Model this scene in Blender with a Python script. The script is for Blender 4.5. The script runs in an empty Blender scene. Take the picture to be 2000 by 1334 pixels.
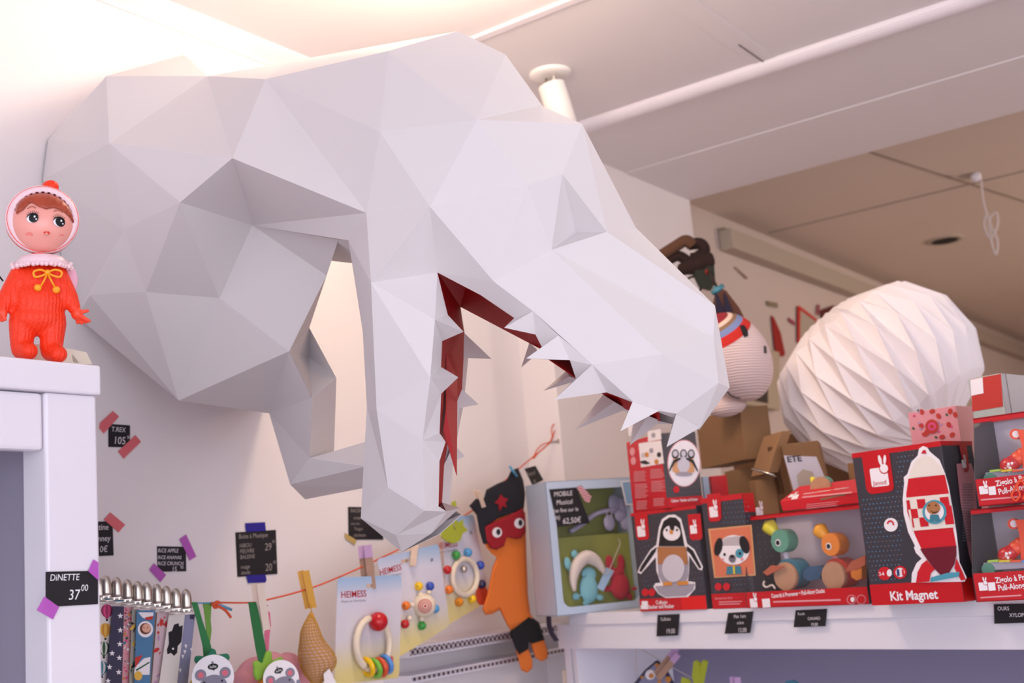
import bpy, bmesh, math, random
from mathutils import Vector as V, Matrix
random.seed(7)
C = bpy.context.scene.collection
SC = bpy.context.scene
# ------------------------------------------------------------------ camera
FPX = 2359.0
def _n(x, y, z): return V((x, y, z)).normalized()
Xc = _n(3400, 733, FPX)          # world +X seen in camera axes (x right, y up, z back)
Yc = _n(1700, -293, -FPX)        # world +Y
Yc = (Yc - Xc * Yc.dot(Xc)).normalized()
Zc = Xc.cross(Yc)
RW = Matrix((Xc, Yc, Zc))        # camera -> world
EYE = V((0, 0, 1.60))
cam = bpy.data.cameras.new('camera'); camo = bpy.data.objects.new('camera', cam); C.objects.link(camo)
camo.matrix_world = Matrix.Translation(EYE) @ RW.to_4x4()
cam.sensor_width = 36; cam.lens = 36 * FPX / 2000; cam.clip_start = 0.02; cam.clip_end = 60
cam.dof.use_dof = True; cam.dof.focus_distance = 1.50; cam.dof.aperture_fstop = 6.6
SC.camera = camo
SC.view_settings.view_transform = 'Standard'; SC.view_settings.look = 'None'
SC.view_settings.exposure = 0.22; SC.view_settings.gamma = 1.0; SC.view_settings.use_curve_mapping = False
# ------------------------------------------------------------------ light
w = bpy.data.worlds.new('world'); SC.world = w; w.use_nodes = True
bg = w.node_tree.nodes['Background']; bg.inputs[0].default_value = (0.78, 0.78, 0.87, 1); bg.inputs[1].default_value = 1.7
def area(name, loc, target, size, size_y, power, col):
    l = bpy.data.lights.new(name, 'AREA'); l.shape = 'RECTANGLE'; l.size = size; l.size_y = size_y
    l.energy = power; l.color = col
    o = bpy.data.objects.new(name, l); C.objects.link(o); o.location = loc
    o.rotation_euler = (V(target) - V(loc)).to_track_quat('-Z', 'Y').to_euler()
    return o
area('shop_window_daylight', (1.9, -1.6, 1.75), (-1.2, 1.7, 1.7), 2.8, 2.0, 31, (0.80, 0.86, 1.0))
# ------------------------------------------------------------------ rays from measured points
def ray(px, py): return RW @ V(((px - 1000) / FPX, -(py - 667) / FPX, -1))
def P(px, py, d): return EYE + ray(px, py) * d               # d = distance along the view axis
def onx(px, py, x): r = ray(px, py); return EYE + r * ((x - EYE.x) / r.x)
def ony(px, py, y): r = ray(px, py); return EYE + r * ((y - EYE.y) / r.y)
def onz(px, py, z): r = ray(px, py); return EYE + r * ((z - EYE.z) / r.z)
# ------------------------------------------------------------------ materials
MATS = {}
def mat(name, col=(0.8, 0.8, 0.8), rough=0.6, metal=0.0, bump=0.0, bscale=80, var=0.0, vscale=6, emit=None, alpha=None, trans=0, spec=0.5, sub=0, coat=0):
    if name in MATS: return MATS[name]
    m = bpy.data.materials.new(name); m.use_nodes = True; nt = m.node_tree; b = nt.nodes['Principled BSDF']
    if isinstance(col, str):
        h = [int(col[i:i+2], 16) / 255 for i in (0, 2, 4)]
        col = tuple((c / 12.92 if c <= 0.04045 else ((c + 0.055) / 1.055) ** 2.4) for c in h)
    b.inputs['Base Color'].default_value = (*col, 1)
    b.inputs['Roughness'].default_value = rough; b.inputs['Metallic'].default_value = metal
    b.inputs['Specular IOR Level'].default_value = spec; b.inputs['Coat Weight'].default_value = coat
    if sub: b.inputs['Subsurface Weight'].default_value = sub; b.inputs['Subsurface Radius'].default_value = (0.01, 0.004, 0.003); b.inputs['Subsurface Scale'].default_value = 0.6
    if trans: b.inputs['Transmission Weight'].default_value = trans
    if alpha is not None: b.inputs['Alpha'].default_value = alpha
    if emit: b.inputs['Emission Color'].default_value = (*col, 1); b.inputs['Emission Strength'].default_value = emit
    tc = nt.nodes.new('ShaderNodeTexCoord')
    n = nt.nodes.new('ShaderNodeTexNoise'); n.inputs['Scale'].default_value = vscale; n.inputs['Detail'].default_value = 4
    nt.links.new(tc.outputs['Object'], n.inputs['Vector'])
    mx = nt.nodes.new('ShaderNodeMix'); mx.data_type = 'RGBA'; mx.blend_type = 'MULTIPLY'
    mx.inputs['Factor'].default_value = 1
    mx.inputs['A'].default_value = (*col, 1)
    r = nt.nodes.new('ShaderNodeMapRange'); r.inputs['From Min'].default_value = 0.3; r.inputs['From Max'].default_value = 0.7
    r.inputs['To Min'].default_value = 1 - var; r.inputs['To Max'].default_value = 1
    nt.links.new(n.outputs['Fac'], r.inputs['Value']); nt.links.new(r.outputs['Result'], mx.inputs['B'])
    nt.links.new(mx.outputs['Result'], b.inputs['Base Color'])
    if bump:
        n2 = nt.nodes.new('ShaderNodeTexNoise'); n2.inputs['Scale'].default_value = bscale; n2.inputs['Detail'].default_value = 3
        nt.links.new(tc.outputs['Object'], n2.inputs['Vector'])
        bp = nt.nodes.new('ShaderNodeBump'); bp.inputs['Strength'].default_value = bump; bp.inputs['Distance'].default_value = 0.002
        nt.links.new(n2.outputs['Fac'], bp.inputs['Height']); nt.links.new(bp.outputs['Normal'], b.inputs['Normal'])
    MATS[name] = m
    return m
def M_(x): return MATS[x]
# ------------------------------------------------------------------ frames and mesh builder
class Fr:
    def __init__(s, o, u, v, n=None):
        s.o = V(o); s.u = V(u).normalized(); s.v = V(v).normalized(); s.n = V(n).normalized() if n is not None else s.u.cross(s.v).normalized()
    def p(s, a, b, c=0): return s.o + s.u * a + s.v * b + s.n * c
    def sub(s, a, b, c=0, rot=0):
        ca, sa = math.cos(rot), math.sin(rot)
        return Fr(s.p(a, b, c), s.u * ca + s.v * sa, s.v * ca - s.u * sa, s.n)
    def ab(s, x, y, c=0):                       # where the sight line of a measured point meets this plane
        r = ray(x, y); o = s.o + s.n * c; t = (o - EYE).dot(s.n) / r.dot(s.n); p = EYE + r * t - s.o
        return (p.dot(s.u), p.dot(s.v))
    def q(s, x, y, c=0): a, b = s.ab(x, y, c); return s.p(a, b, c)
    def pl(s, pts, c=0): return [s.ab(x, y, c) for x, y in pts]
    def k(s, x, y): r = ray(x, y); return (s.o - EYE).dot(s.n) / r.dot(s.n) / FPX
def camx(p): q = RW.transposed() @ (V(p) - EYE); return 1000 + FPX * q.x / -q.z, 667 - FPX * q.y / -q.z
def reach(p, d, px=None, py=None):              # how far along d from p until the picture column px (or row py)
    q = RW.transposed() @ (V(p) - EYE); e = RW.transposed() @ V(d)
    if px is not None: m = (px - 1000) / FPX; return -(q.x + m * q.z) / (e.x + m * e.z)
    m = -(py - 667) / FPX; return -(q.y + m * q.z) / (e.y + m * e.z)
WZ = Fr((0, 0, 0), (1, 0, 0), (0, 1, 0))
class MB:
    def __init__(s): s.v = []; s.f = []; s.m = []; s.mats = []; s.sm = []
    def mi(s, name):
        if name not in s.mats: s.mats.append(name)
        return s.mats.index(name)
    def add(s, vs, fs, m, smooth=False):
        k = len(s.v); s.v += [V(x) for x in vs]; i = s.mi(m)
        for f in fs: s.f.append([k + a for a in f]); s.m.append(i); s.sm.append(smooth)
        return s
    def poly(s, pts, m): return s.add(pts, [list(range(len(pts)))], m)
    def box(s, fr, a0, b0, c0, a1, b1, c1, m):
        vs = [fr.p(a, b, c) for c in (c0, c1) for b in (b0, b1) for a in (a0, a1)]
        return s.add(vs, [(0, 2, 3, 1), (4, 5, 7, 6), (0, 1, 5, 4), (2, 6, 7, 3), (0, 4, 6, 2), (1, 3, 7, 5)], m)
    def rbox(s, fr, a0, b0, c0, a1, b1, c1, m, r=0.002):        # box with chamfered edges along c
        pts = [(a0 + r, b0), (a1 - r, b0), (a1, b0 + r), (a1, b1 - r), (a1 - r, b1), (a0 + r, b1), (a0, b1 - r), (a0, b0 + r)]
        return s.prism(fr, pts, c0, c1, m)
    def prism(s, fr, pts, c0, c1, m, mside=None):
        n = len(pts); vs = [fr.p(a, b, c0) for a, b in pts] + [fr.p(a, b, c1) for a, b in pts]
        s.add(vs, [list(range(n))[::-1], list(range(n, 2 * n))], m)
        return s.add(vs, [(i, (i + 1) % n, n + (i + 1) % n, n + i) for i in range(n)], mside or m)
    def flat(s, fr, pts, c, m): return s.add([fr.p(a, b, c) for a, b in pts], [list(range(len(pts)))], m)
    def rect(s, fr, a0, b0, a1, b1, c, m): return s.flat(fr, [(a0, b0), (a1, b0), (a1, b1), (a0, b1)], c, m)
    def rrect(s, fr, a0, b0, a1, b1, r, c, m, k=5): return s.flat(fr, rr(a0, b0, a1, b1, r, k), c, m)
    def disc(s, fr, a, b, r, c, m, r2=None, k=24, rot=0): return s.flat(fr, ell(a, b, r, r2 or r, k, rot), c, m)
    def ring(s, fr, a, b, r0, r1, c, m, k=32, q=1.0, t0=0, t1=2 * math.pi):
        vs = []
        for i in range(k + 1):
            t = t0 + (t1 - t0) * i / k
            vs += [fr.p(a + r0 * math.cos(t) * q, b + r0 * math.sin(t), c), fr.p(a + r1 * math.cos(t) * q, b + r1 * math.sin(t), c)]
        return s.add(vs, [(2 * i, 2 * i + 1, 2 * i + 3, 2 * i + 2) for i in range(k)], m)
    def tube(s, pts, r, m, k=8, closed=False, flat=None):
        pts = [V(p) for p in pts]; n = len(pts); rs = r if isinstance(r, (list, tuple)) else [r] * n
        ref = V((0, 0, 1)); vs = []; prev = None
        for i, p in enumerate(pts):
            t = (pts[(i + 1) % n] - pts[i - 1]) if closed else (pts[min(i + 1, n - 1)] - pts[max(i - 1, 0)])
            t.normalize()
            if prev is None:
                a = t.cross(ref) if abs(t.dot(ref)) < 0.95 else t.cross(V((1, 0, 0)))
            else: a = prev - t * prev.dot(t)
            a.normalize(); b = t.cross(a); prev = a
            for j in range(k):
                q = 2 * math.pi * j / k
                vs.append(p + a * math.cos(q) * rs[i] + b * math.sin(q) * rs[i] * (flat or 1))
        fs = []
        for i in range(n if closed else n - 1):
            for j in range(k):
                i2 = (i + 1) % n
                fs.append((i * k + j, i * k + (j + 1) % k, i2 * k + (j + 1) % k, i2 * k + j))
        if not closed: fs += [list(range(k))[::-1], [(n - 1) * k + j for j in range(k)]]
        return s.add(vs, fs, m, True)
    def ball(s, c, rx, m, ry=None, rz=None, fr=None, k=20, j=12):
        fr = fr or WZ; ry = ry or rx; rz = rz or rx; c = V(c); vs = [c + fr.n * rz]
        for a in range(1, j):
            th = math.pi * a / j
            for b in range(k):
                ph = 2 * math.pi * b / k
                vs.append(c + fr.u * rx * math.sin(th) * math.cos(ph) + fr.v * ry * math.sin(th) * math.sin(ph) + fr.n * rz * math.cos(th))
        vs.append(c - fr.n * rz); fs = [(0, 1 + b, 1 + (b + 1) % k) for b in range(k)]
        for a in range(j - 2):
            for b in range(k):
                q = 1 + a * k; fs.append((q + b, q + k + b, q + k + (b + 1) % k, q + (b + 1) % k))
        q = 1 + (j - 2) * k; e = len(vs) - 1
        fs += [(q + b, e, q + (b + 1) % k) for b in range(k)]
        return s.add(vs, fs, m, True)
    def lathe(s, fr, prof, m, k=28, smooth=True, cap=True):      # profile (radius, height along n)
        vs = []
        for r, h in prof:
            for j in range(k):
                t = 2 * math.pi * j / k; vs.append(fr.p(r * math.cos(t), r * math.sin(t), h))
        n = len(prof)
        fs = [(i * k + j, i * k + (j + 1) % k, (i + 1) * k + (j + 1) % k, (i + 1) * k + j) for i in range(n - 1) for j in range(k)]
        s.add(vs, fs, m, smooth)
        if cap: s.add(vs[:k], [list(range(k))[::-1]], m); s.add(vs[-k:], [list(range(k))], m)
        return s
    def torus(s, fr, R, r, m, k=40, j=10, q=1.0):
        pts = [fr.p(R * math.cos(2 * math.pi * i / k) * q, R * math.sin(2 * math.pi * i / k)) for i in range(k)]
        return s.tube(pts, r, m, j, True)
    def text(s, fr, a, b, c, txt, size, m, bold=0.0, sx=1.0, align='LEFT', shear=0.0):
        cu = bpy.data.curves.new('t', 'FONT'); cu.body = txt; cu.size = size; cu.offset = bold * size; cu.align_x = align; cu.shear = shear
        cu.resolution_u = 3
        o = bpy.data.objects.new('t', cu); C.objects.link(o)
        me = bpy.data.meshes.new_from_object(o)
        vs = [fr.p(a + v.co.x * sx, b + v.co.y, c) for v in me.vertices]
        s.add(vs, [list(p.vertices) for p in me.polygons], m)
        bpy.data.objects.remove(o); bpy.data.curves.remove(cu); bpy.data.meshes.remove(me)
        return s
    def build(s, name, parent=None, solid=0, bevel=0, remesh=0, smooth_it=0, subsurf=0, autosm=None, origin=None):
        me = bpy.data.meshes.new(name)
        org = V(origin) if origin is not None else V((0, 0, 0))
        if origin is None and s.v and parent is None:
            org = V((sum(p.x for p in s.v) / len(s.v), sum(p.y for p in s.v) / len(s.v), min(p.z for p in s.v)))
        base = V(parent['_loc']) if parent is not None and '_loc' in parent else V((0, 0, 0))
        off = base if parent is not None else org
        me.from_pydata([tuple(p - off) for p in s.v], [], s.f)
        for n in s.mats: me.materials.append(MATS[n])
        for i, p in enumerate(me.polygons): p.material_index = s.m[i]; p.use_smooth = s.sm[i]
        me.validate(); me.update()
        o = bpy.data.objects.new(name, me); C.objects.link(o)
        if parent is not None: o.parent = parent; o['_loc'] = tuple(base)
        else: o.location = org; o['_loc'] = tuple(org)
        if remesh:
            mo = o.modifiers.new('r', 'REMESH'); mo.mode = 'VOXEL'; mo.voxel_size = remesh; mo.use_smooth_shade = True
        if smooth_it:
            mo = o.modifiers.new('s', 'SMOOTH'); mo.iterations = smooth_it; mo.factor = 0.5
        if bevel:
            mo = o.modifiers.new('b', 'BEVEL'); mo.width = bevel; mo.segments = 2; mo.limit_method = 'ANGLE'; mo.angle_limit = 0.6
        if solid:
            mo = o.modifiers.new('t', 'SOLIDIFY'); mo.thickness = solid; mo.offset = 0
        if subsurf:
            mo = o.modifiers.new('ss', 'SUBSURF'); mo.levels = subsurf; mo.render_levels = subsurf
        return o
def rr(a0, b0, a1, b1, r, k=5):
    pts = []
    for cx, cy, t0 in ((a1 - r, b0 + r, -90), (a1 - r, b1 - r, 0), (a0 + r, b1 - r, 90), (a0 + r, b0 + r, 180)):
        for i in range(k + 1):
            t = math.radians(t0 + 90 * i / k); pts.append((cx + r * math.cos(t), cy + r * math.sin(t)))
    return pts
def ell(a, b, r, r2, k=24, rot=0):
    o = []
    for i in range(k):
        t = 2 * math.pi * i / k; x, y = r * math.cos(t), r2 * math.sin(t)
        o.append((a + x * math.cos(rot) - y * math.sin(rot), b + x * math.sin(rot) + y * math.cos(rot)))
    return o
def thing(name, loc, label, cat, group=None):
    o = bpy.data.objects.new(name, None); C.objects.link(o); o.location = loc; o['_loc'] = tuple(loc)
    o.empty_display_size = 0.05
    return tag(o, label, cat, group)
def tag(o, label=None, cat=None, group=None, kind=None):
    if label: o['label'] = label
    if cat: o['category'] = cat
    if group: o['group'] = group
    if kind: o['kind'] = kind
    return o
def smoothpath(pts, n=6):          # Catmull-Rom through points
    pts = [V(p) for p in pts]; q = [pts[0]] + pts + [pts[-1]]; out = []
    for i in range(1, len(q) - 2):
        for k in range(n):
            t = k / n; a, b, c, d = q[i - 1], q[i], q[i + 1], q[i + 2]
            out.append(0.5 * ((2 * b) + (c - a) * t + (2 * a - 5 * b + 4 * c - d) * t * t + (3 * b - a - 3 * c + d) * t ** 3))
    out.append(pts[-1]); return out
XW = -1.70; ZC = 2.685
# ================================================================== the room
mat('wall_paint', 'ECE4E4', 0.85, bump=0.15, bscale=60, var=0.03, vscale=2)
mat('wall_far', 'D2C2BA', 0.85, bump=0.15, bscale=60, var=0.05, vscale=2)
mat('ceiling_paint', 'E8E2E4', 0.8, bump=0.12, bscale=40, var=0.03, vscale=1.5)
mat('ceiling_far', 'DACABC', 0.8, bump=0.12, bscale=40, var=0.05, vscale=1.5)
mat('gloss_white', 'E6DFE6', 0.35, spec=0.5)
mat('seam_dark', '7A6C70', 0.8)
mat('floor_wood', 'C4B4B4', 0.6, var=0.2, vscale=3)
mat('shelf_white', 'E8E4EC', 0.3, var=0.01)
mat('cabinet_white', 'ECE7EE', 0.28, var=0.01)
mat('metal', (0.58, 0.53, 0.47), 0.27, 1.0)
mat('duct', 'B4A698', 0.6); mat('seam_brown', '9A8A7C', 0.8)
def struct(b, name, parent=None, **k): o = b.build(name, parent, **k); o['kind'] = 'structure'; return o
YN, YF = -3.0, 8.6
YB0, YB1, YB2 = 2.53, 2.94, 3.34
b = MB(); b.box(WZ, XW - 0.1, YN, 0, XW, YB1 - 0.35, 3.1, 'wall_paint'); struct(b, 'wall_left')
b = MB(); b.box(WZ, XW - 0.1, 2.475, 0, -1.60, YB2, 3.1, 'wall_paint'); struct(b, 'wall_left_pier')
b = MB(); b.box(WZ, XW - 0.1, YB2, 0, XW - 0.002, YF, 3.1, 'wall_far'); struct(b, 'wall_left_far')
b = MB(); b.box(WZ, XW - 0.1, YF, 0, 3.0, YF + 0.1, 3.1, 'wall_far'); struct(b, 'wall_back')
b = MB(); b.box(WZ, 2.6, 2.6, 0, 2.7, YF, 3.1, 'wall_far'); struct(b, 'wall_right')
b = MB(); b.box(WZ, XW - 0.1, YN, -0.1, 2.7, YF, 0, 'floor_wood'); struct(b, 'floor')
b = MB(); b.box(WZ, XW - 0.1, YN, ZC, 2.7, YB0 + 0.02, ZC + 0.1, 'ceiling_paint'); ceil = struct(b, 'ceiling')
# panel joints of the ceiling
b = MB()
for p, q, wd, hh, m in (((930, 75), (1110, 0), 0.02, 0.006, 'gloss_white'),):
    A, B = onz(*p, ZC), onz(*q, ZC); y = (A.y + B.y) / 2
    b.box(WZ, XW, y - wd / 2, ZC - hh, 2.6, y + wd / 2, ZC + 0.01, m)
A, B = onz(1310, 0, ZC), onz(1465, 95, ZC); x = (A.x + B.x) / 2
b.box(WZ, x - 0.022, A.y - 0.6, ZC - 0.0015, x + 0.03, YB0, ZC + 0.01, 'ceiling_paint')
b.box(WZ, x - 0.0015, YB0 - 0.16, ZC - 0.003, x + 0.0015, YB0, ZC + 0.01, 'seam_dark')
struct(b, 'trim_2')
# moulding along the wall under the ceiling
b = MB(); fr = Fr((XW, YN, ZC), (1, 0, 0), (0, 0, 1), (0, 1, 0))
b.prism(fr, [(-0.01, 0.01), (-0.01, -0.035), (0.004, -0.035), (0.009, -0.028), (0.028, -0.012), (0.034, -0.006), (0.034, 0.01)], 0, YB0 - YN, 'ceiling_paint')
struct(b, 'trim_3')
# soffit of the beam: lower than nothing, a rounded white moulding on its near edge
b = MB(); b.box(WZ, XW - 0.1, YB0, ZC - 0.004, 2.7, YB1, ZC + 0.2, 'ceiling_paint')
b.box(WZ, XW - 0.1, YB1, ZC - 0.0065, 2.7, YB2, ZC + 0.2, 'ceiling_paint')
struct(b, 'ceiling_beam')
b = MB(); fr = Fr((XW, YB0, ZC), (0, 1, 0), (0, 0, 1), (1, 0, 0))
prof = [(-0.03, 0.005)] + [(0.0 - 0.03 * math.cos(t), -0.022 * math.sin(t)) for t in [math.radians(a) for a in range(10, 171, 16)]] + [(0.03, 0.005)]
b.prism(fr, prof, 0, 4.3, 'gloss_white'); o = struct(b, 'trim_4')
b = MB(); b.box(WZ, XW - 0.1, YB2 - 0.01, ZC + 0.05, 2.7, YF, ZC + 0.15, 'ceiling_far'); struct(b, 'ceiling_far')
zf = ZC + 0.05
b = MB()
A = onz(1780, 270, zf); b.box(WZ, onz(1690, 290, zf).x, A.y, zf - 0.004, 1.5, A.y + 0.012, zf, 'seam_brown')
A, B = onz(1680, 290, zf), onz(2000, 392, zf)
d = (B - A); L = d.length; fr = Fr(A, d, (0, 0, 1)); b.box(fr, -0.3, -0.003, -0.004, L + 1.5, 0.001, 0.004, 'seam_brown')
A = onz(1600, 430, zf); b.box(WZ, A.x - 0.2, A.y, zf - 0.002, 1.5, A.y + 0.008, zf, 'seam_brown')
struct(b, 'trim_5')
# duct along the far wall
b = MB(); A, B = onx(1400, 432, XW), onx(1590, 482, XW)
b.box(WZ, XW, A.y, zf - 0.13, XW + 0.05, YF, zf - 0.06, 'duct'); b.box(WZ, XW, A.y, zf - 0.06, XW + 0.025, YF, zf - 0.05, 'seam_brown')
tag(b.build('cable_duct', bevel=0.003), 'grey cable duct running along the top of the far wall under the ceiling', 'duct')
# ceiling spotlights
mat('lamp_white', 'F0EAE6', 0.4); mat('bulb', (1.0, 0.86, 0.62), 0.4, emit=12)
def spotlight(loc, ax, label, lit):
    t = thing('ceiling_spotlight', loc, label, 'ceiling light', 'spotlights on the ceiling')
    L = V(loc); f = Fr(L, (1, 0, 0), (0, -1, 0), (0, 0, -1))
    b = MB(); b.lathe(f, [(0.048, 0), (0.048, 0.004), (0.044, 0.008), (0.02, 0.009)], 'lamp_white'); b.build('mounting_plate', t)
    ax = V(ax).normalized(); o = L + V((0, 0, -0.03)); e1 = ax.cross(V((0, 1, 0))).normalized()
    g = Fr(o, e1, ax.cross(e1), ax)
    b = MB(); b.lathe(g, [(0.031, 0.0), (0.031, 0.115), (0.029, 0.115), (0.029, 0.0), (0.031, 0.0)], 'lamp_white', cap=False)
    b.lathe(g, [(0.029, 0.06), (0.001, 0.06)], 'lamp_white', cap=False); b.build('lamp_cylinder', t)
    b = MB(); b.tube([L + V((-0.012, 0, -0.008)), L + V((-0.014, 0.0, -0.02)), g.p(-0.01, 0, 0.012)], 0.003, 'metal')
    b.tube([L + V((0.008, 0, -0.006)), L + V((0.015, -0.01, -0.03)), g.p(0.012, 0.0, 0.02)], 0.0025, 'lamp_white')
    b.tube([L + V((0.0, 0.008, -0.006)), L + V((0.008, -0.004, -0.035)), g.p(0.004, 0.008, 0.03)], 0.0025, 'lamp_white')
    b.box(g, -0.018, -0.01, 0.012, 0.004, 0.01, 0.04, 'metal'); b.build('bracket', t)
    b = MB(); b.ball(g.p(0, 0, 0.1), 0.02, 'bulb' if lit else 'lamp_white'); b.build('bulb', t)
    return t, g
spotlight(onz(1075, 143, ZC), (0.16, 0.12, -1), 'white cylinder spotlight on a round plate, hanging just right of the paper dinosaur head', False)
LP = onz(800, -190, ZC)
t, g = spotlight(LP, (-0.1, 0.05, -1), 'lit white cylinder spotlight on the ceiling above the paper dinosaur head', True)
l = bpy.data.lights.new('spotlight_glow', 'POINT'); l.energy = 13; l.color = (1.0, 0.80, 0.58); l.shadow_soft_size = 0.13
o = bpy.data.objects.new('spotlight_glow', l); C.objects.link(o); o.location = LP + V((0, 0.06, -0.10))
def warm(loc, e, size=0.04, col=(1.0, 0.82, 0.62), name='spotlight_glow'):
    l = bpy.data.lights.new(name, 'POINT'); l.energy = e; l.color = col; l.shadow_soft_size = size
    o = bpy.data.objects.new(name, l); C.objects.link(o); o.location = loc
t, g = spotlight(V((-0.55, 1.42, ZC)), (0.1, 0.05, -1), 'lit white cylinder spotlight on the ceiling in front of the paper dinosaur head', True)
warm(V((-0.55, 1.42, ZC - 0.17)), 1.1)
warm(V((0.6, 5.2, ZC - 0.3)), 48, 0.1, (1.0, 0.80, 0.62), 'back_room_fill')  # unseen warm fill added to brighten the far wall and ceiling
# ---------------- bits on the far ceiling
b = MB(); A = onz(1845, 468, zf); b.lathe(Fr(A, (1, 0, 0), (0, -1, 0), (0, 0, -1)), [(0.075, 0), (0.075, 0.004), (0.05, 0.006), (0.05, 0.0)], 'duct')
mat('black_hole', '1C1A16', 0.9); b.lathe(Fr(A + V((0, 0, -0.0065)), (1, 0, 0), (0, -1, 0), (0, 0, -1)), [(0.05, 0), (0.05, 0.001)], 'black_hole')
tag(b.build('ceiling_downlight'), 'dark round recessed downlight in the brown far ceiling', 'ceiling light')
mat('cord_white', 'CFC2BE', 0.6)
t = thing('ceiling_hook', onz(1905, 340, zf), 'small hook in the far ceiling with a looped white cord hanging from it', 'hook')
A = V(t.location); b = MB(); b.ball(A + V((0, 0, -0.01)), 0.018, 'gloss_white'); b.disc(Fr(A, (1, 0, 0), (0, 1, 0)), -0.02, 0, 0.03, -0.003, 'duct'); b.build('hook_plate', t)
dd = A.y
b = MB(); S = [onx(0, 0, 1)] ; pts = [(1915, 345), (1922, 400), (1935, 440), (1948, 470), (1945, 498), (1936, 470), (1932, 430), (1946, 415), (1948, 440), (1934, 465), (1922, 440), (1928, 415)]
b.tube(smoothpath([ony(x, y, dd) for x, y in pts]), 0.004, 'cord_white', 6); b.build('cord', t)
b = MB(); b.tube(smoothpath([ony(x, y, dd - 0.1) for x, y in [(1947, 233), (1925, 236), (1918, 246), (1926, 261)]]), [0.004] * 18 + [0.002], 'seam_dark', 6)
tag(b.build('ceiling_tape_curl'), 'small dark curl of tape hanging from the far ceiling', 'tape')
# ================================================================== paper dinosaur head trophy
mat('paper', 'E0DADA', 0.75, bump=0.03, bscale=120, var=0.01, spec=0.3)
mat('tongue_red', 'B8282C', 0.55); mat('paper_red', 'A8080E', 0.55, var=0.04, spec=0.3)  # tongue: brighter copy of the mouth red, daylight put into the colour
Lat = ray(1270, 1084); Lat.z = 0; Lat.normalize(); CH = 1.52
def W(px, py, w): r = ray(px, py); return EYE + r * ((CH - w) / r.dot(Lat))
def mir(p): return p + Lat * 2 * (CH - (p - EYE).dot(Lat))
TV = {}
def wv(**k):
    for n, (x, y, w) in k.items(): TV[n] = W(x, y, w)
def dv(**k):
    for n, (x, y, d) in k.items(): TV[n] = P(x, y, d)
def xv(**k):
    for n, (x, y) in k.items(): TV[n] = onx(x, y, XW + 0.004)
# neck and chest, view-axis distance in metres
xv(r1=(94, 274), r2=(84, 351), r3=(150, 618), r4=(400, 742), r5=(520, 780), r6=(560, 500), r7=(470, 190), A0=(360, 107))
dv(A=(208, 149, 1.88), J=(214, 280, 1.74), B=(405, 149, 1.86), Bt=(558, 122, 1.86), C=(519, 155, 1.68), L=(242, 448, 1.74), K=(352, 395, 1.62),
   M=(176, 576, 1.84), N=(285, 570, 1.76), O=(429, 582, 1.77), Pp=(349, 782, 1.86), I=(454, 309, 1.585), Q=(493, 440, 1.76), T=(638, 538, 1.70),
   U=(565, 686, 1.71), Vv=(526, 807, 1.92), Ww=(609, 777, 1.72), aa=(604, 640, 1.80), ab=(603, 697, 1.84), Y=(657, 739, 1.78), Z=(652, 881, 1.80),
   X1=(605, 895, 1.74), X2=(567, 946, 1.78), X3=(596, 975, 1.86), F1=(712, 864, 1.70), F2=(715, 911, 1.66), F3=(715, 952, 1.74), F4=(730, 866, 1.74),
   S=(681, 469, 1.53), S2=(661, 468, 1.62), q2=(601, 458, 1.76), R=(716, 416, 1.475))
# head, half width from its middle plane in metres
wv(D=(759, 100, .05), E=(894, 61, 0), F=(987, 107, .04), G=(932, 234, .145), H=(742, 257, .13), M0=(840, 404, .17), Gb=(1137, 243, .075), Eb=(1098, 340, .12),
   Ec=(1029, 362, .15), Fg=(1057, 207, .05), Sk=(1077, 488, .115), ei=(1126, 455, .06), Sl=(1185, 453, .075), Nt=(1242, 445, .0), Tp=(1396, 597, .03), Nq=(1393, 660, .038),
   Np=(1292, 692, .105), md=(965, 550, .13), u1=(1041, 608, .12), u2=(1091, 655, .118), tC=(1157, 712, .115), tD=(1236, 784, .09), tE=(1287, 802, .075), tF=(1321, 808, .06),
   Sn=(1403, 748, .045), Sr=(1425, 757, .0), Sb=(1367, 835, .015), mc=(854, 532, .105), AB=(725, 552, .17), j1=(849, 624, .135), j2=(840, 738, .13), j3=(825, 860, .115), j4=(829, 997, .09),
   g0=(709, 648, .06), g1=(717, 794, .05), g2=(736, 800, .105), g3=(758, 952, .085), g4=(705, 1012, .03), g5=(774, 1045, .04), g6=(785, 1078, 0), g7=(842, 1042, .03), g8=(872, 999, .06),
   l1=(874, 615, .10), l2=(863, 666, .095), l3=(861, 717, .09), l4=(861, 769, .09), l5=(858, 846, .085), l6=(858, 901, .08), l7=(856, 989, .065),
   v1=(939, 576, .105), v2=(1005, 621, .10), v3=(1046, 653, .105), v4=(1071, 702, .095), v5=(1113, 703, .11), v6=(1125, 739, .09), v7=(1185, 766, .085), v8=(1236, 786, .07), v9=(1290, 806, .06),
   Gm=(1100, 262, 0), w1=(899, 599, -.10), x1=(906, 650, -.095), x2=(905, 699, -.09), x3=(902, 760, -.09), x4=(886, 799, -.085), x5=(867, 909, -.08), x6=(863, 981, -.065),
   y1=(1034, 670, -.10), y2=(1074, 690, -.095), y3=(1130, 728, -.09), y4=(1178, 770, -.085), y5=(1222, 799, -.08), y6=(1290, 823, -.06))
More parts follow.
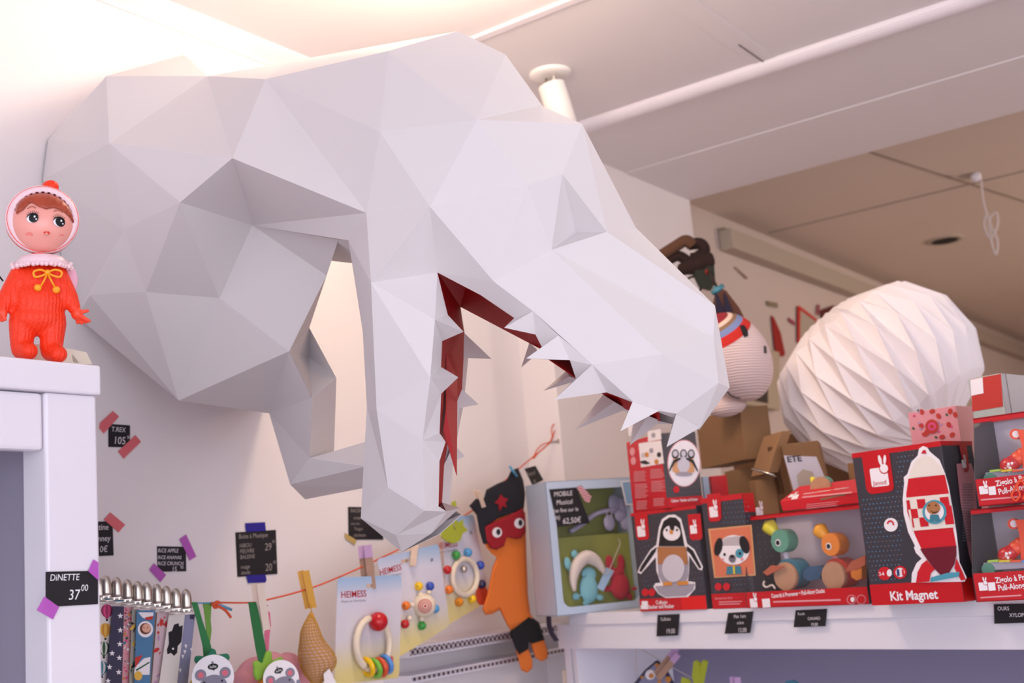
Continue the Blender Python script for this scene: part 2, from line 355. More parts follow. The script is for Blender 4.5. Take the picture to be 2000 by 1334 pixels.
near = '''A B J|A A0 B|B I J|B C I|C R I|C H R|I R Q|I Q K|I K J|K Q O|K O N|J K L|L K N|L N M|M N Pp|N O Pp|O U Pp|O T U|O Q T|Pp U Vv|U Ww Vv|Vv Ww X1|Vv X1 X2|
A r1 A0|A J r1|J L r2|J r2 r1|L M r3|L r3 r2|M Pp r3|Pp r4 r3|Pp Vv r5|Pp r5 r4|Q R S|Q S S2|Q S2 T|T U aa|U ab aa|U Ww ab|ab Ww Y|aa ab Y|Ww Z Y|Ww X1 Z|X1 F1 F2|X1 F2 X2|X2 F2 F3|X2 F3 X3|X1 Z F4|X1 F4 F1|Vv X2 X3|Vv X3 r5|r5 X3 Y|aa Y r5|
A0 r7 B|B r7 Bt|B Bt C|r7 r6 aa|r6 r5 aa|aa T r6|T S2 r6|S2 S r6'''
head = '''C D H|C Bt D|Bt E D|D E F|D F G|D G H|F Fg G|Fg Gb G|G Gb Eb|G Eb Ec|G Ec M0|H G M0|H M0 R|R M0 AB|M0 mc AB|M0 md mc|M0 Ec md|Ec Sk md|Ec Eb Sk|Eb ei Sk|Eb Sl ei|ei Sl Sk|Eb Gb Sl|
Gb Gm Nt|Gb Nt Sl|F E Gm|F Gm Fg|Fg Gm Gb|Sl Nt Tp|Sl Tp Nq|Sl Nq Sk|Sk Nq Np|Sk Np tC|Sk tC u1|Sk u1 md|Np tD tC|Np tE tD|Np Sn tE|Np Nq Sn|tE Sn tF|tF Sn Sb|Sn Sr Sb|Nq Sr Sn|Nq Tp Sr|
R AB S|S AB g0|g0 AB g2|g0 g2 g1|g1 g2 g3|g1 g3 g4|AB mc j1|AB j1 j2|AB j2 g2|g2 j2 j3|g2 j3 g3|g3 j3 j4|g3 j4 g5|g3 g5 g4|g4 g5 g6|g5 g7 g6|g5 j4 g8|g5 g8 g7|j4 l7 g8|
mc l1 j1|j1 l2 j2|l2 l3 j2|j2 l4 j3|l4 l5 j3|j3 l6 j4|l6 l7 j4|mc md v1|md v2 v1|md u1 v2|u1 v3 u2|u2 v3 v4|u2 v5 tC|v5 v6 tC|tC v7 tD|tD v8 tE|tD v7 v8|tE v9 tF|v8 v9 tE|tF v9 Sb|j1 l1 l2|j2 l3 l4|j3 l5 l6|u1 v2 v3|u2 v4 v5|tC v6 v7'''
b = MB(); idx = {}; vs = []
def vi(n, m=False):
    p = TV[n]
    if m and n not in SHARE: key = n + '_'
    else: key = n; m = False
    if key not in idx: idx[key] = len(vs); vs.append(mir(p) if m else p)
    return idx[key]
SHARE = {'E', 'Gm', 'Nt', 'Sr', 'g6', 'Bt'}
fs = []
for s_ in (near + '|' + head).replace('\n', '').split('|'): fs.append([vi(n) for n in s_.split()])
skip = {'C Bt D', 'C D H', 'C H R', 'R AB S', 'S AB g0'}
far = {'mc': 'w1', 'l1': 'x1', 'l2': 'x1', 'l3': 'x2', 'l4': 'x3', 'l5': 'x4', 'l6': 'x5', 'l7': 'x6', 'v1': 'w1', 'v2': 'y1', 'v3': 'y1', 'v4': 'y2', 'v5': 'y2', 'v6': 'y3', 'v7': 'y4', 'v8': 'y5', 'v9': 'y6'}
for s_ in head.replace('\n', '').split('|'):
    if s_ in skip: continue
    f = [vi(far[n]) if n in far else vi(n, True) for n in s_.split()]
    if len(set(f)) == 3: fs.append(f)
# closing sheets: back of the neck, throat between the two jaw sides
for s_ in ('Bt r7 H_', 'Bt D_ H_', 'H_ r7 R_', 'R_ r7 r6', 'R_ r6 S_', 'S_ r6 S', 'S_ S g0', 'S_ g0 g0_', 'R_ S_ AB_', 'S_ g0_ AB_', 'g0 g1 g1_', 'g0 g1_ g0_', 'g1 g4 g4_', 'g1 g4_ g1_', 'g4 g6 g4_'):
    f = []
    for n in s_.split():
        if n.endswith('_'):
            k = n[:-1]; f.append(vi(k, True))
        else: f.append(vi(n))
    fs.append(f)
b.add(vs, fs, 'paper')
TR = thing('dinosaur_head_trophy', onx(200, 500, XW), 'big white folded paper dinosaur head trophy with open red mouth, mounted on the wall', 'paper trophy')
o = b.build('paper_shell', TR, solid=0.0007)
# red lining of the mouth
up = (TV['M0'] - TV['w1']); up = up - Lat * up.dot(Lat)
def lining(name, chain, push, label=None):
    b = MB(); vs = []; 
    for n, f in chain:
        a, c = TV[n], TV[f]; vs += [a.lerp(c, 0.004), (a + c) / 2 + (V((0, 0, 0)) if n == 'mc' else push), c]
    fs = []
    for i in range(len(chain) - 1):
        k = i * 3; fs += [(k, k + 1, k + 4, k + 3), (k + 1, k + 2, k + 5, k + 4)]
    b.add(vs, fs, 'paper_red'); o = b.build(name, TR, solid=0.0006)
    if label: o['label'] = label
du = (TV['u1'] - TV['y1']).normalized(); du = (du - Lat * du.dot(Lat)).normalized()
lining('palate', [('mc', 'w1'), ('v1', 'w1'), ('v2', 'y1'), ('v3', 'y1'), ('v4', 'y2'), ('v6', 'y3'), ('v7', 'y4'), ('v8', 'y5'), ('v9', 'y6')], V((0, 0, 0.03)), 'dark red lining of the upper jaw')
lj = (TV['j2'] - TV['l3']); lj = lj - Lat * lj.dot(Lat); lj.normalize()
lining('mouth_floor', [('mc', 'w1'), ('l1', 'x1'), ('l2', 'x1'), ('l3', 'x2'), ('l4', 'x3'), ('l5', 'x4'), ('l6', 'x5'), ('l7', 'x6')], lj * 0.03, 'dark red lining of the lower jaw')
b = MB(); t0, t1, t2, t3, t4 = W(872, 690, .02), W(893, 742, -.03), W(871, 800, .04), W(892, 929, .0), W(866, 840, .03)
b.add([t0, t1, t2, t3, t4], [(0, 1, 2), (2, 1, 3), (2, 3, 4)], 'tongue_red'); o = b.build('tongue', TR, solid=0.0006); o['label'] = 'pointed red paper tongue'
# teeth, each a folded pyramid
def tooth(base, tip):
    b = MB(); ps = [TV[n] if isinstance(n, str) else W(*n) for n in base]; tp = TV[tip] if isinstance(tip, str) else W(*tip)
    n = len(ps); b.add(ps + [tp], [(i, (i + 1) % n, n) for i in range(n)], 'paper'); b.build('tooth', TR, solid=0.0005)
tooth(['j1', 'l1', (885, 645, .085), 'l2'], (905, 648, .125)); tooth(['j2', 'l3', (872, 745, .08), 'l4'], (895, 737, .115)); tooth(['j3', 'l5', (866, 872, .07), 'l6'], (870, 863, .10))
tooth(['x1', (915, 676, -.12), 'x2'], (960, 701, -.12)); tooth(['x3', (905, 780, -.12), 'x4'], (935, 790, -.12)); tooth([(867, 909, -.08), (890, 880, -.12), (886, 868, -.08)], (908, 891, -.12))
tooth(['u1', 'v3', (1015, 640, .085), 'v2'], (985, 640, .13)); tooth(['u2', 'v5', (1080, 700, .085), 'v4'], (1028, 700, .13)); tooth(['tC', 'v7', (1150, 752, .08), 'v6'], (1082, 781, .125))
tooth(['tD', 'tE', (1262, 800, .05), 'v8'], (1212, 842, .10)); tooth(['tF', 'Sb', (1345, 836, .0), (1315, 822, .04)], (1302, 873, .06))
tooth([(1034, 670, -.10), (1050, 690, -.12), (1048, 682, -.09)], (1018, 718, -.13)); tooth([(1106, 725, -.10), (1132, 742, -.11), (1112, 735, -.08)], (1062, 763, -.125))
tooth([(1178, 771, -.085), (1224, 799, -.09), (1200, 785, -.05)], (1123, 839, -.12)); tooth([(1240, 806, -.08), (1291, 822, -.07), (1265, 812, -.03)], (1230, 870, -.10))
tooth(['g8', 'g7', (863, 981, -.065)], (898, 992, -.05))
mat('cabinet_shade', '9A96A6', .5)  # shade inside the compartment put into the colour of its panels
# ================================================================== white cabinet in the front left
XC = -1.14
cf = Fr(onx(197, 714, XC), (0, 1, 0), (0, 0, 1), (1, 0, 0))
t = thing('white_cabinet', cf.o - V((0.2, 0.3, 0)), 'tall white painted cabinet with an open compartment, in the near left corner', 'cabinet')
_, bl = cf.ab(191, 771); a_r, _ = cf.ab(191, 900, -0.006); a_l, _ = cf.ab(90, 900, -0.006); _, br = cf.ab(40, 878, -0.008)
D = 0.46
b = MB(); b.box(cf, -1.1, bl, -D, 0.0, 0.0, 0.0, 'cabinet_white'); b.build('top_board', t, bevel=0.0025)
b = MB(); b.box(cf, a_l, -1.8, -0.05, a_r, bl, -0.006, 'cabinet_white'); b.build('post', t, bevel=0.003)
b = MB(); b.box(cf, -1.1, br, -0.028, a_l - 0.0015, bl - 0.001, -0.008, 'cabinet_white'); b.build('top_rail', t, bevel=0.004)
b = MB(); b.box(cf, a_l + 0.008, -1.8, -D, a_r - 0.006, bl, -0.05, 'cabinet_shade'); b.build('side_panel', t)
b = MB(); b.box(cf, -1.1, -1.8, -D, a_l + 0.01, bl, -D + 0.01, 'cabinet_shade'); b.build('back_panel', t)
b = MB(); b.box(cf, -1.1, -1.8, -D, -1.05, bl, -0.01, 'cabinet_white'); b.build('side_panel', t)
ZT = cf.o.z
# ------------------------------------------------------------------ things on top
dk = onx(75, 700, XC - 0.045); dk.z = ZT
hv = (EYE - dk); hv.z = 0; hv.normalize()
df = Fr(dk, V((0, 0, 1)).cross(hv), (0, 0, 1), hv)
K = df.k(75, 500)
def dp(x, y, c=0): return df.q(x, y, c * K)
mat('rubber_orange', 'FB3A14', 0.42, bump=0.35, bscale=420, spec=0.4, sub=0.15); mat('rubber_smooth', 'F9492A', 0.35, sub=0.1)
mat('rubber_skin', 'F5A79A', 0.3, sub=0.25, spec=0.5, coat=0.2); mat('rubber_pink', 'F3B7CC', 0.35); mat('rubber_white', 'F6D6DC', 0.32); mat('rubber_hair', 'B5492C', 0.35, var=0.25, vscale=60)
mat('yellow', 'FFA91E', 0.4); mat('eye_black', '07080C', 0.35, spec=.3); mat('eye_white', 'F4F4F8', 0.3); mat('brow', 'B0603C', 0.5); mat('lip', 'F0402E', 0.4); mat('cheek', 'F0857C', 0.5)
m = MATS['rubber_orange']; nt = m.node_tree; tcx = nt.nodes.new('ShaderNodeTexCoord'); wvx = nt.nodes.new('ShaderNodeTexWave'); wvx.inputs['Scale'].default_value = 75; wvx.inputs['Distortion'].default_value = 3; wvx.inputs['Detail Scale'].default_value = 4; wvx.bands_direction = 'Y'
bpx = nt.nodes.new('ShaderNodeBump'); bpx.inputs['Strength'].default_value = .55; bpx.inputs['Distance'].default_value = .0012; nt.links.new(tcx.outputs['Object'], wvx.inputs['Vector']); nt.links.new(wvx.outputs['Fac'], bpx.inputs['Height']); nt.links.new(bpx.outputs['Normal'], nt.nodes['Principled BSDF'].inputs['Normal'])
DO = thing('rubber_doll', dk, 'orange rubber doll in a knitted suit and bonnet, standing on the white cabinet', 'doll')
b = MB()
def cap(p, q_, r0, r1=None, m='rubber_orange', n=7):
    r1 = r1 or r0
    for i in range(n): tt = i / (n - 1); b.ball(p.lerp(q_, tt), (r0 + (r1 - r0) * tt) * K, m, k=14, j=9)
b.ball(dp(76, 590, 0), 50 * K, 'rubber_orange', 38 * K, 52 * K, Fr(dk, df.u, df.n * -1, df.v)); b.ball(dp(74, 555, 0), 44 * K, 'rubber_orange', 32 * K, 44 * K, Fr(dk, df.u, df.n * -1, df.v))
b.ball(dp(74, 622, 0), 52 * K, 'rubber_orange', 36 * K, 34 * K, Fr(dk, df.u, df.n * -1, df.v)); cap(dp(76, 530), dp(80, 505), 22, 20)
cap(dp(43, 630), dp(43, 672), 25, 22); cap(dp(104, 632), dp(100, 676), 25, 22); cap(dp(43, 682, 2), dp(56, 686, 22), 20, 17); cap(dp(100, 686, 2), dp(114, 692, 22), 20, 17)
cap(dp(40, 540), dp(14, 585, 6), 22, 19); cap(dp(14, 585, 6), dp(4, 606, 14), 18, 11)
cap(dp(110, 536), dp(134, 580, 6), 22, 18); cap(dp(134, 580, 6), dp(146, 604, 12), 18, 12)
b.build('knitted_suit', DO, remesh=0.0022, smooth_it=2)
def hand(cx, cy, s, tips):
    global b
    b = MB(); b.ball(dp(cx, cy, 14), 12 * K, 'rubber_smooth', 9 * K, 13 * K)
    for x, y, z in tips:
        b.tube([dp(cx, cy, 14), dp((cx + x) / 2, (cy + y) / 2 , z), dp(x, y, z)], [5.5 * K, 4.6 * K, 3.4 * K], 'rubber_smooth', 8); b.ball(dp(x, y, z), 3.6 * K, 'rubber_smooth', k=8, j=6)
    b.build('hand', DO, remesh=0.0009, smooth_it=1)
hand(149, 612, 1, [(171, 607, 16), (174, 627, 20), (168, 629, 16), (160, 631, 12), (152, 630, 9)])
hand(4, 612, -1, [(-8, 606, 20), (10, 624, 20), (4, 626, 16), (-3, 627, 12), (-9, 624, 9)])
# head
hx, hy, hr = 84, 440, 60
b = MB(); b.ball(dp(hx, hy, 6), 61 * K, 'rubber_skin', 54 * K, 60 * K, Fr(dk, df.u, df.n * -1, df.v), k=36, j=24)
b.ball(dp(91, 457, 60), 3.6 * K, 'rubber_skin')
b.build('face', DO, remesh=0.0014, smooth_it=3)
hc = df.ab(hx, hy)
def fp(x, y, off=0.6):
    a, c = df.ab(x, y); da, db = a - hc[0], c - hc[1]; q2 = 1 - (da / (61 * K)) ** 2 - (db / (60 * K)) ** 2
    return df.p(a, c, (6 + 54 * math.sqrt(max(q2, 0.02)) + off) * K)
def decal(name, shapes, off=1.2):
    b = MB()
    for cx, cy, rx, ry, m, o in shapes:
        vs = [fp(cx, cy, off + o)]; k = 18
        for r_ in (0.5, 1):
            vs += [fp(cx + rx * r_ * math.cos(2 * math.pi * i / k), cy + ry * r_ * math.sin(2 * math.pi * i / k), off + o) for i in range(k)]
        fs = [(0, 1 + i, 1 + (i + 1) % k) for i in range(k)] + [(1 + i, 1 + k + i, 1 + k + (i + 1) % k, 1 + (i + 1) % k) for i in range(k)]
        b.add(vs, fs, m, True)
    return b.build(name, DO)
for ex, ey in ((64, 443), (115, 449)):
    decal('eye', [(ex, ey, 11.5, 9, 'eye_white', 0), (ex + 2, ey, 9.3, 8.8, 'eye_black', 0.5), (ex + 4, ey - 2, 1.8, 2.0, 'eye_white', 0.9), (ex + 7, ey + 3, 1.4, 1.4, 'eye_white', 0.9)], 2.6)
    b = MB()
    for i in range(7): a = math.radians(-140 + i * 16); b.tube([fp(ex + 9 * math.cos(a), ey + 7 * math.sin(a), 3), fp(ex + 16 * math.cos(a), ey + 15 * math.sin(a), 3)], [0.7 * K, 0.3 * K], 'eye_black', 5)
    b.tube([fp(ex + 11 * math.cos(math.radians(d)), ey + 8.5 * math.sin(math.radians(d)), 3.2) for d in range(-170, -5, 15)], 0.9 * K, 'eye_black', 6); b.build('eyelashes', DO)
    b = MB(); b.tube([fp(ex - 10 + i * 3.3, ey - 19 - 4 * math.sin(i / 5 * 3.14), 2) for i in range(6)], 0.8 * K, 'brow', 5); b.build('eyebrow', DO)
decal('cheek', [(57, 473, 8, 6, 'cheek', 0)], 1.0); decal('cheek', [(121, 475, 6, 6, 'cheek', 0)], 1.0)
b = MB(); b.tube([fp(x, y, 2.6) for x, y in ((85, 470), (88, 468.5), (91, 469.5), (94, 468.7), (97, 470.5))], [0.8 * K, 1.7 * K, 1.4 * K, 1.7 * K, .8 * K], 'lip', 8); b.tube([fp(x, y, 2.6) for x, y in ((87, 471), (91, 472), (95, 471.5))], 1.6 * K, 'lip', 8); b.build('mouth', DO)
# fringe of moulded hair
b = MB(); top = [(33, 428), (34, 408), (44, 394), (60, 385), (80, 382), (102, 386), (122, 398), (136, 418), (142, 440)]
bot = [(33, 430), (46, 424), (56, 412), (62, 410), (74, 420), (90, 426), (104, 422), (118, 424), (128, 430), (136, 436), (143, 444)]
bot = [bot[int(round(i * 10 / 32))] if False else None for i in range(1)] and bot
def lerpc(c, t): t *= len(c) - 1; i = min(int(t), len(c) - 2); f = t - i; return (c[i][0] * (1 - f) + c[i + 1][0] * f, c[i][1] * (1 - f) + c[i + 1][1] * f)
vs = []; NN, MM = 44, 8
for i in range(NN + 1):
    for j in range(MM + 1):
        a, c = lerpc(top, i / NN), lerpc(bot, i / NN); s_ = j / MM
        x, y = a[0] * (1 - s_) + c[0] * s_, a[1] * (1 - s_) + c[1] * s_
        vs.append(fp(x, y, 1.5 + 4.5 * math.sin(math.pi * min(s_ + .1, 1)) + 1.2 * math.sin(i * 1.7 + j * .8)))
b.add(vs, [(i * (MM + 1) + j, i * (MM + 1) + j + 1, (i + 1) * (MM + 1) + j + 1, (i + 1) * (MM + 1) + j) for i in range(NN) for j in range(MM)], 'rubber_hair', True)
b.build('hair', DO, solid=0.0012)
# bonnet
b = MB(); bc = df.ab(82, 434); bf = Fr(df.p(bc[0], bc[1], 12 * K), df.u, df.v, (df.n + df.u * 0.16 - df.v * 0.06))
bf = Fr(bf.o, bf.u, bf.n.cross(bf.u), bf.n)
prof = [(66 * math.cos(math.radians(a)) * K, -66 * math.sin(math.radians(a)) * K * 0.95) for a in range(-12, 91, 8)]; prof[-1] = (0.0003, prof[-1][1]); b.lathe(bf, prof, 'rubber_smooth', 40, cap=False)
b.build('bonnet', DO, solid=0.001)
b = MB(); b.lathe(bf, [((54 + i * 1.35) * K, (16 + 4 * math.sin(i / 9 * math.pi)) * K - (i * .9) * K) for i in range(11)], 'rubber_white', 44, cap=False)
for i in range(30): t_ = 2 * math.pi * i / 30; b.ball(bf.p(55 * K * math.cos(t_), 55 * K * math.sin(t_), 15 * K), 3.0 * K, 'rubber_white', k=8, j=6)
b.build('bonnet_trim', DO, solid=0.0015)
b = MB(); b.ball(dp(98, 366, 4), 19 * K, 'rubber_orange', 15 * K, 14 * K); b.build('pompom', DO)
# collar, cape, bow
b = MB(); vs = []; k = 40
for j, (r_, y_, z_) in enumerate(((24, 502, 1), (40, 506, 1), (52, 516, 1))):
    for i in range(k):
        t_ = 2 * math.pi * i / k; rr_ = r_ * (1 + (0.05 * math.sin(i * 2.5) if j == 2 else 0)); p0 = dp(82, y_, 0); sag = (10 * K if j == 2 and math.sin(t_) > 0 else 0)
        vs.append(p0 + df.u * rr_ * K * math.cos(t_) + df.n * rr_ * 0.86 * K * math.sin(t_) - df.v * sag)
b.add(vs, [(j * k + i, j * k + (i + 1) % k, (j + 1) * k + (i + 1) % k, (j + 1) * k + i) for j in range(2) for i in range(k)], 'rubber_white', True)
for i in range(0, k): t_ = 2 * math.pi * i / k; b.ball(vs[2 * k + i], 3.4 * K, 'rubber_white', k=8, j=6)
b.build('collar', DO, solid=0.002)
b = MB(); b.ball(dp(118, 548, -28), 33 * K, 'rubber_pink', 10 * K, 42 * K, Fr(dk, df.u, df.n * -1, df.v)); b.build('cape', DO)
b = MB(); zb = 44
for sx in (-1, 1):
    b.tube(smoothpath([dp(93, 532, zb), dp(93 + sx * 14, 527, zb + 2), dp(93 + sx * 27, 531, zb), dp(93 + sx * 24, 541, zb), dp(93 + sx * 10, 538, zb + 1), dp(93, 533, zb)], 5), 2.1 * K, 'yellow')
    b.tube([dp(93, 534, zb + 1), dp(93 + sx * 8, 550, zb + 1), dp(93 + sx * 15, 562, zb - 2)], 1.8 * K, 'yellow')
    b.ball(dp(93 + sx * 17 - (2 if sx < 0 else 0), 563 + (3 if sx > 0 else -1), zb - 3), 7 * K, 'yellow')
b.ball(dp(93, 532, zb + 2), 5.5 * K, 'yellow'); b.build('bow', DO)
# small cream house block behind the doll, dark rod at the left
mat('cream_card', 'EADFCB', 0.7)
h = onx(150, 704, XC - 0.075); h.z = ZT; hf = Fr(h, (0, 1, 0), (0, 0, 1), (1, 0, 0)); kk = hf.k(150, 700)
b = MB(); b.prism(hf, hf.pl([(60, 710), (180, 712), (180, 711), (169, 688), (128, 680), (70, 672)]), 0, -0.03, 'cream_card')
b.flat(hf, hf.pl([(143, 707), (141, 692), (154, 709)]), 0.0006, 'duct'); tag(b.build('toy_house_block'), 'low cream card block with sloped roof behind the orange doll', 'toy')
b = MB(); b.tube([dp(-20, 515, -50), dp(6, 549, -50)], 1.6 * K, 'eye_black'); b.tube([dp(-20, 515, -50), dp(-22, 700, -50)], 1.6 * K, 'eye_black'); tag(b.build('black_wire_stand'), 'thin black wire reaching in behind the orange doll from the left', 'wire')
# ================================================================== price tags
mat('slate', '18141A', 0.7, var=0.1); mat('chalk', 'E0D8DC', 0.9); mat('chalk_dim', '9A908C', 0.9); mat('chalk_white', 'F4F0F4', 0.8)
mat('tape_red', 'E8737A', 0.6, alpha=0.82); mat('tape_pink', 'C75FC9', 0.6, alpha=0.8); mat('tape_violet', 'C060C0', 0.6, alpha=0.85); mat('tape_blue', '241A8C', 0.6, alpha=0.97); mat('tape_gold', 'CDB06A', 0.6, alpha=0.85)
mat('tape_lattice', 'E2B7BE', 0.7); mat('lattice_red', 'A8323C', 0.7)
def price_tag(fr, quad, lines, tapes, label, chalk='chalk', group='chalkboard price tags', up=0.0008):
    q4 = fr.pl(quad); ca = sum(p[0] for p in q4) / 4; cb = sum(p[1] for p in q4) / 4
    t = thing('price_tag', fr.p(ca, min(p[1] for p in q4)), label, 'price tag', group)
    b = MB(); b.prism(fr, q4, up, up + 0.0006, 'slate'); b.build('card', t)
    u = V((q4[1][0] - q4[0][0], q4[1][1] - q4[0][1], 0)); w_ = u.length; ang = math.atan2(u.y, u.x)
    hh = V((q4[3][0] - q4[0][0], q4[3][1] - q4[0][1], 0)).length
    g = fr.sub(q4[0][0], q4[0][1], up + 0.0009, ang)
    b = MB()
    for (x, y, s, txt) in lines: b.text(g, x * w_, -y * hh, 0, txt, s * hh, chalk, 0.0, 0.92, shear=0.12)
    if lines: b.build('writing', t)
    for pts, m in tapes:
        b = MB(); b.prism(fr, fr.pl(pts), up + 0.0012, up + 0.0016, m); b.build('tape', t)
    return t
cfp = Fr(cf.p(0, 0, -0.006), cf.u, cf.v, cf.n)
price_tag(cfp, [(88, 1117), (190, 1115), (190, 1180), (88, 1186)], [(0.07, 0.26, .27, 'DiNETTE'), (0.42, 0.82, .42, '37'), (.66, .58, .27, '00')],
          [([(180, 1093), (190, 1099), (190, 1134), (170, 1116)], 'tape_pink'), ([(84, 1165), (113, 1186), (101, 1210), (69, 1192)], 'tape_pink')],
          'black tag reading DINETTE 37 held by pink tape on the white cabinet post', 'chalk_white')
wf = Fr((XW, 0, 0), (0, 1, 0), (0, 0, 1), (1, 0, 0))
price_tag(wf, [(211, 828), (253, 831), (253, 874), (211, 873)], [(.12, .32, .3, 'T.REX'), (.2, .85, .46, '105'), (.84, .6, .2, '90')],
          [([(219, 803), (231, 814), (201, 847), (192, 836), (194, 826)], 'tape_red'), ([(263, 850), (274, 863), (240, 896), (229, 882)], 'tape_red')],
          'small black tag reading T.REX 105 with two red tapes on the wall')
price_tag(wf, [(150, 1020), (219, 1018), (221, 1085), (150, 1088)], [(.58, .25, .25, 'tine'), (.55, .58, .25, 'nney'), (.6, .9, .26, '0€')],
          [([(214, 1001), (243, 1025), (230, 1040), (201, 1015)], 'tape_red')], 'black wall tag half hidden behind the cabinet post with one red tape')
price_tag(wf, [(306, 1067), (362, 1068), (363, 1116), (307, 1117)], [(.02, .24, .22, 'RiCE APPLE'), (.02, .50, .2, 'RiCE ANANAS'), (.02, .74, .21, 'RiCE CRUNCH'), (.5, .99, .28, '15'), (.8, .88, .18, '95')],
          [([(362, 1044), (382, 1087), (369, 1095), (349, 1053)], 'tape_violet'), ([(299, 1100), (323, 1123), (312, 1137), (290, 1113)], 'tape_violet')],
          'black wall tag listing RICE APPLE, ANANAS and CRUNCH with two purple tapes')
price_tag(wf, [(459, 1040), (538, 1035), (541, 1121), (463, 1127)], [(.06, .15, .15, 'Boite à Musique'), (.07, .35, .13, 'HiBOU'), (.07, .48, .13, 'PiEUVRE'), (.07, .61, .13, 'BALEiNE'), (.07, .83, .13, 'nuage'), (.07, .96, .13, 'étoile'), (.68, .46, .24, '29'), (.88, .3, .1, '00'), (.66, .93, .24, '20'), (.87, .78, .1, '00')],
          [([(477, 1022), (516, 1020), (518, 1037), (479, 1039)], 'tape_blue'), ([(479, 1124), (517, 1122), (519, 1134), (516, 1138), (483, 1139)], 'tape_blue')],
          'large black wall tag with two blue tapes and prices 29 and 20', 'chalk_dim')
price_tag(wf, [(679, 990), (742, 991), (748, 1054), (680, 1054)], [(.06, .17, .16, 'RACONTE'), (.14, .38, .14, 'comptine'), (.05, .55, .12, 'avec une'), (.14, .72, .14, 'Tongue'), (.12, .92, .16, 'clochette')],
          [([(672, 1041), (695, 1055), (691, 1065), (673, 1052)], 'tape_gold')], 'black wall tag tucked behind the dinosaur jaw with a strip of gold tape', 'chalk_dim')
# ================================================================== string with toys along the wall
mat('string_orange', 'D9552F', 0.8); mat('string_blue', '5C9CC0', 0.8); mat('wood_pale', 'D9BDA8', 0.6, var=0.12, vscale=40); mat('wood_mid', 'B08A74', 0.6, var=0.15, vscale=40); mat('wood_white', 'E6D2C2', 0.6); mat('peg_yellow', 'DDA338', 0.5); mat('peg_mauve', 'C19AC4', 0.6)
Pa = onx(375, 1177, -1.53); Pb = ony(1085, 862, 2.474)
sd = Pb - Pa; sd.z = 0; sf = Fr(Pa, sd, (0, 0, 1)); sf = Fr(sf.o, sf.u, sf.v, sf.u.cross(sf.v))
line = [(175, 1168), (270, 1176), (375, 1178), (430, 1177), (490, 1177), (520, 1172), (600, 1151), (660, 1128), (735, 1094), (850, 1038), (925, 995), (985, 940), (1015, 914), (1050, 885), (1075, 864)]
b = MB(); b.tube(smoothpath([sf.q(x, y) for x, y in line[:4]], 4), 0.0013, 'string_blue', 6); tag(b.build('blue_string'), 'thin blue string carrying the metal clips, knotted to the orange string', 'string')
T_ = thing('orange_string', sf.q(700, 1110), 'orange string strung across the wall up to a nail on the corner pillar', 'string')
b = MB(); b.tube(smoothpath([sf.q(x, y) for x, y in line[3:]], 5), 0.0016, 'string_orange', 6); b.build('cord', T_)
b = MB(); b.tube(smoothpath([sf.q(x, y) for x, y in [(1042, 895), (1048, 880), (1060, 868), (1076, 862), (1082, 845), (1088, 832), (1083, 828), (1077, 838), (1078, 856), (1066, 872), (1052, 884), (1042, 896)]], 4), 0.0015, 'string_orange', 6)
b.build('loop', T_)
b = MB(); b.ball(sf.q(424, 1180), 0.0058, 'string_orange'); b.tube(smoothpath([sf.q(x, y, .004) for x, y in [(414, 1177), (420, 1187), (430, 1181), (424, 1175), (416, 1184)]]), 0.0022, 'string_orange', 6)
b.tube(smoothpath([sf.q(x, y, .004) for x, y in [(426, 1184), (440, 1192), (451, 1206)]]), 0.0022, 'string_orange', 6); b.tube([sf.q(426, 1180, .004), sf.q(452, 1191, .004)], 0.0022, 'string_blue', 6); b.build('knot', T_)
b = MB(); nf = Fr(sf.q(1082, 863, -0.004), sf.u, sf.v, sf.n); b.lathe(nf, [(0.002, -0.01), (0.002, 0.012), (0.006, 0.012), (0.005, 0.015)], 'metal', 12); tag(b.build('nail'), 'small metal nail in the corner pillar holding the orange string', 'nail')
# ------------------------------------------------------------------ metal clips with ribbons
def ribmat(name, base, fn):
    m = mat(name, base, 0.75); nt = m.node_tree; fn(nt, nt.nodes['Principled BSDF']); return m
mat('rib_white', 'E6DAD8', 0.8); mat('rib_navy', '3E3A52', 0.8); mat('rib_floral', 'D99AA0', 0.8); mat('rib_gray', 'A9A296', 0.8); mat('rib_blue', '4E7CA4', 0.8); mat('rib_cream', 'DCD5D0', 0.8); mat('rib_lav', '8C8CAA', 0.8); mat('rib_print', 'CDB4B8', 0.8)
mat('p_magenta', 'A03462', 0.8); mat('p_yellow', 'E0B24C', 0.8); mat('p_green', '2E5A38', 0.8); mat('p_teal', '4C8494', 0.8); mat('p_red', 'C03830', 0.8); mat('p_orange', 'D08A40', 0.8); mat('p_black', '17151A', 0.8); mat('p_pink', 'DE4C84', 0.8); mat('p_skin', 'E0A890', 0.8); mat('p_brown', '6A3A2C', 0.8); mat('p_mauve', 'B88AAE', 0.8); mat('p_white', 'F0EAEC', 0.8)
def star(cx, cy, r, r2=None, n=5, rot=-90):
    return [(cx + (r if i % 2 == 0 else (r2 or r * .42)) * math.cos(math.radians(rot + 180 / n * i)), cy + (r if i % 2 == 0 else (r2 or r * .42)) * math.sin(math.radians(rot + 180 / n * i))) for i in range(2 * n)]
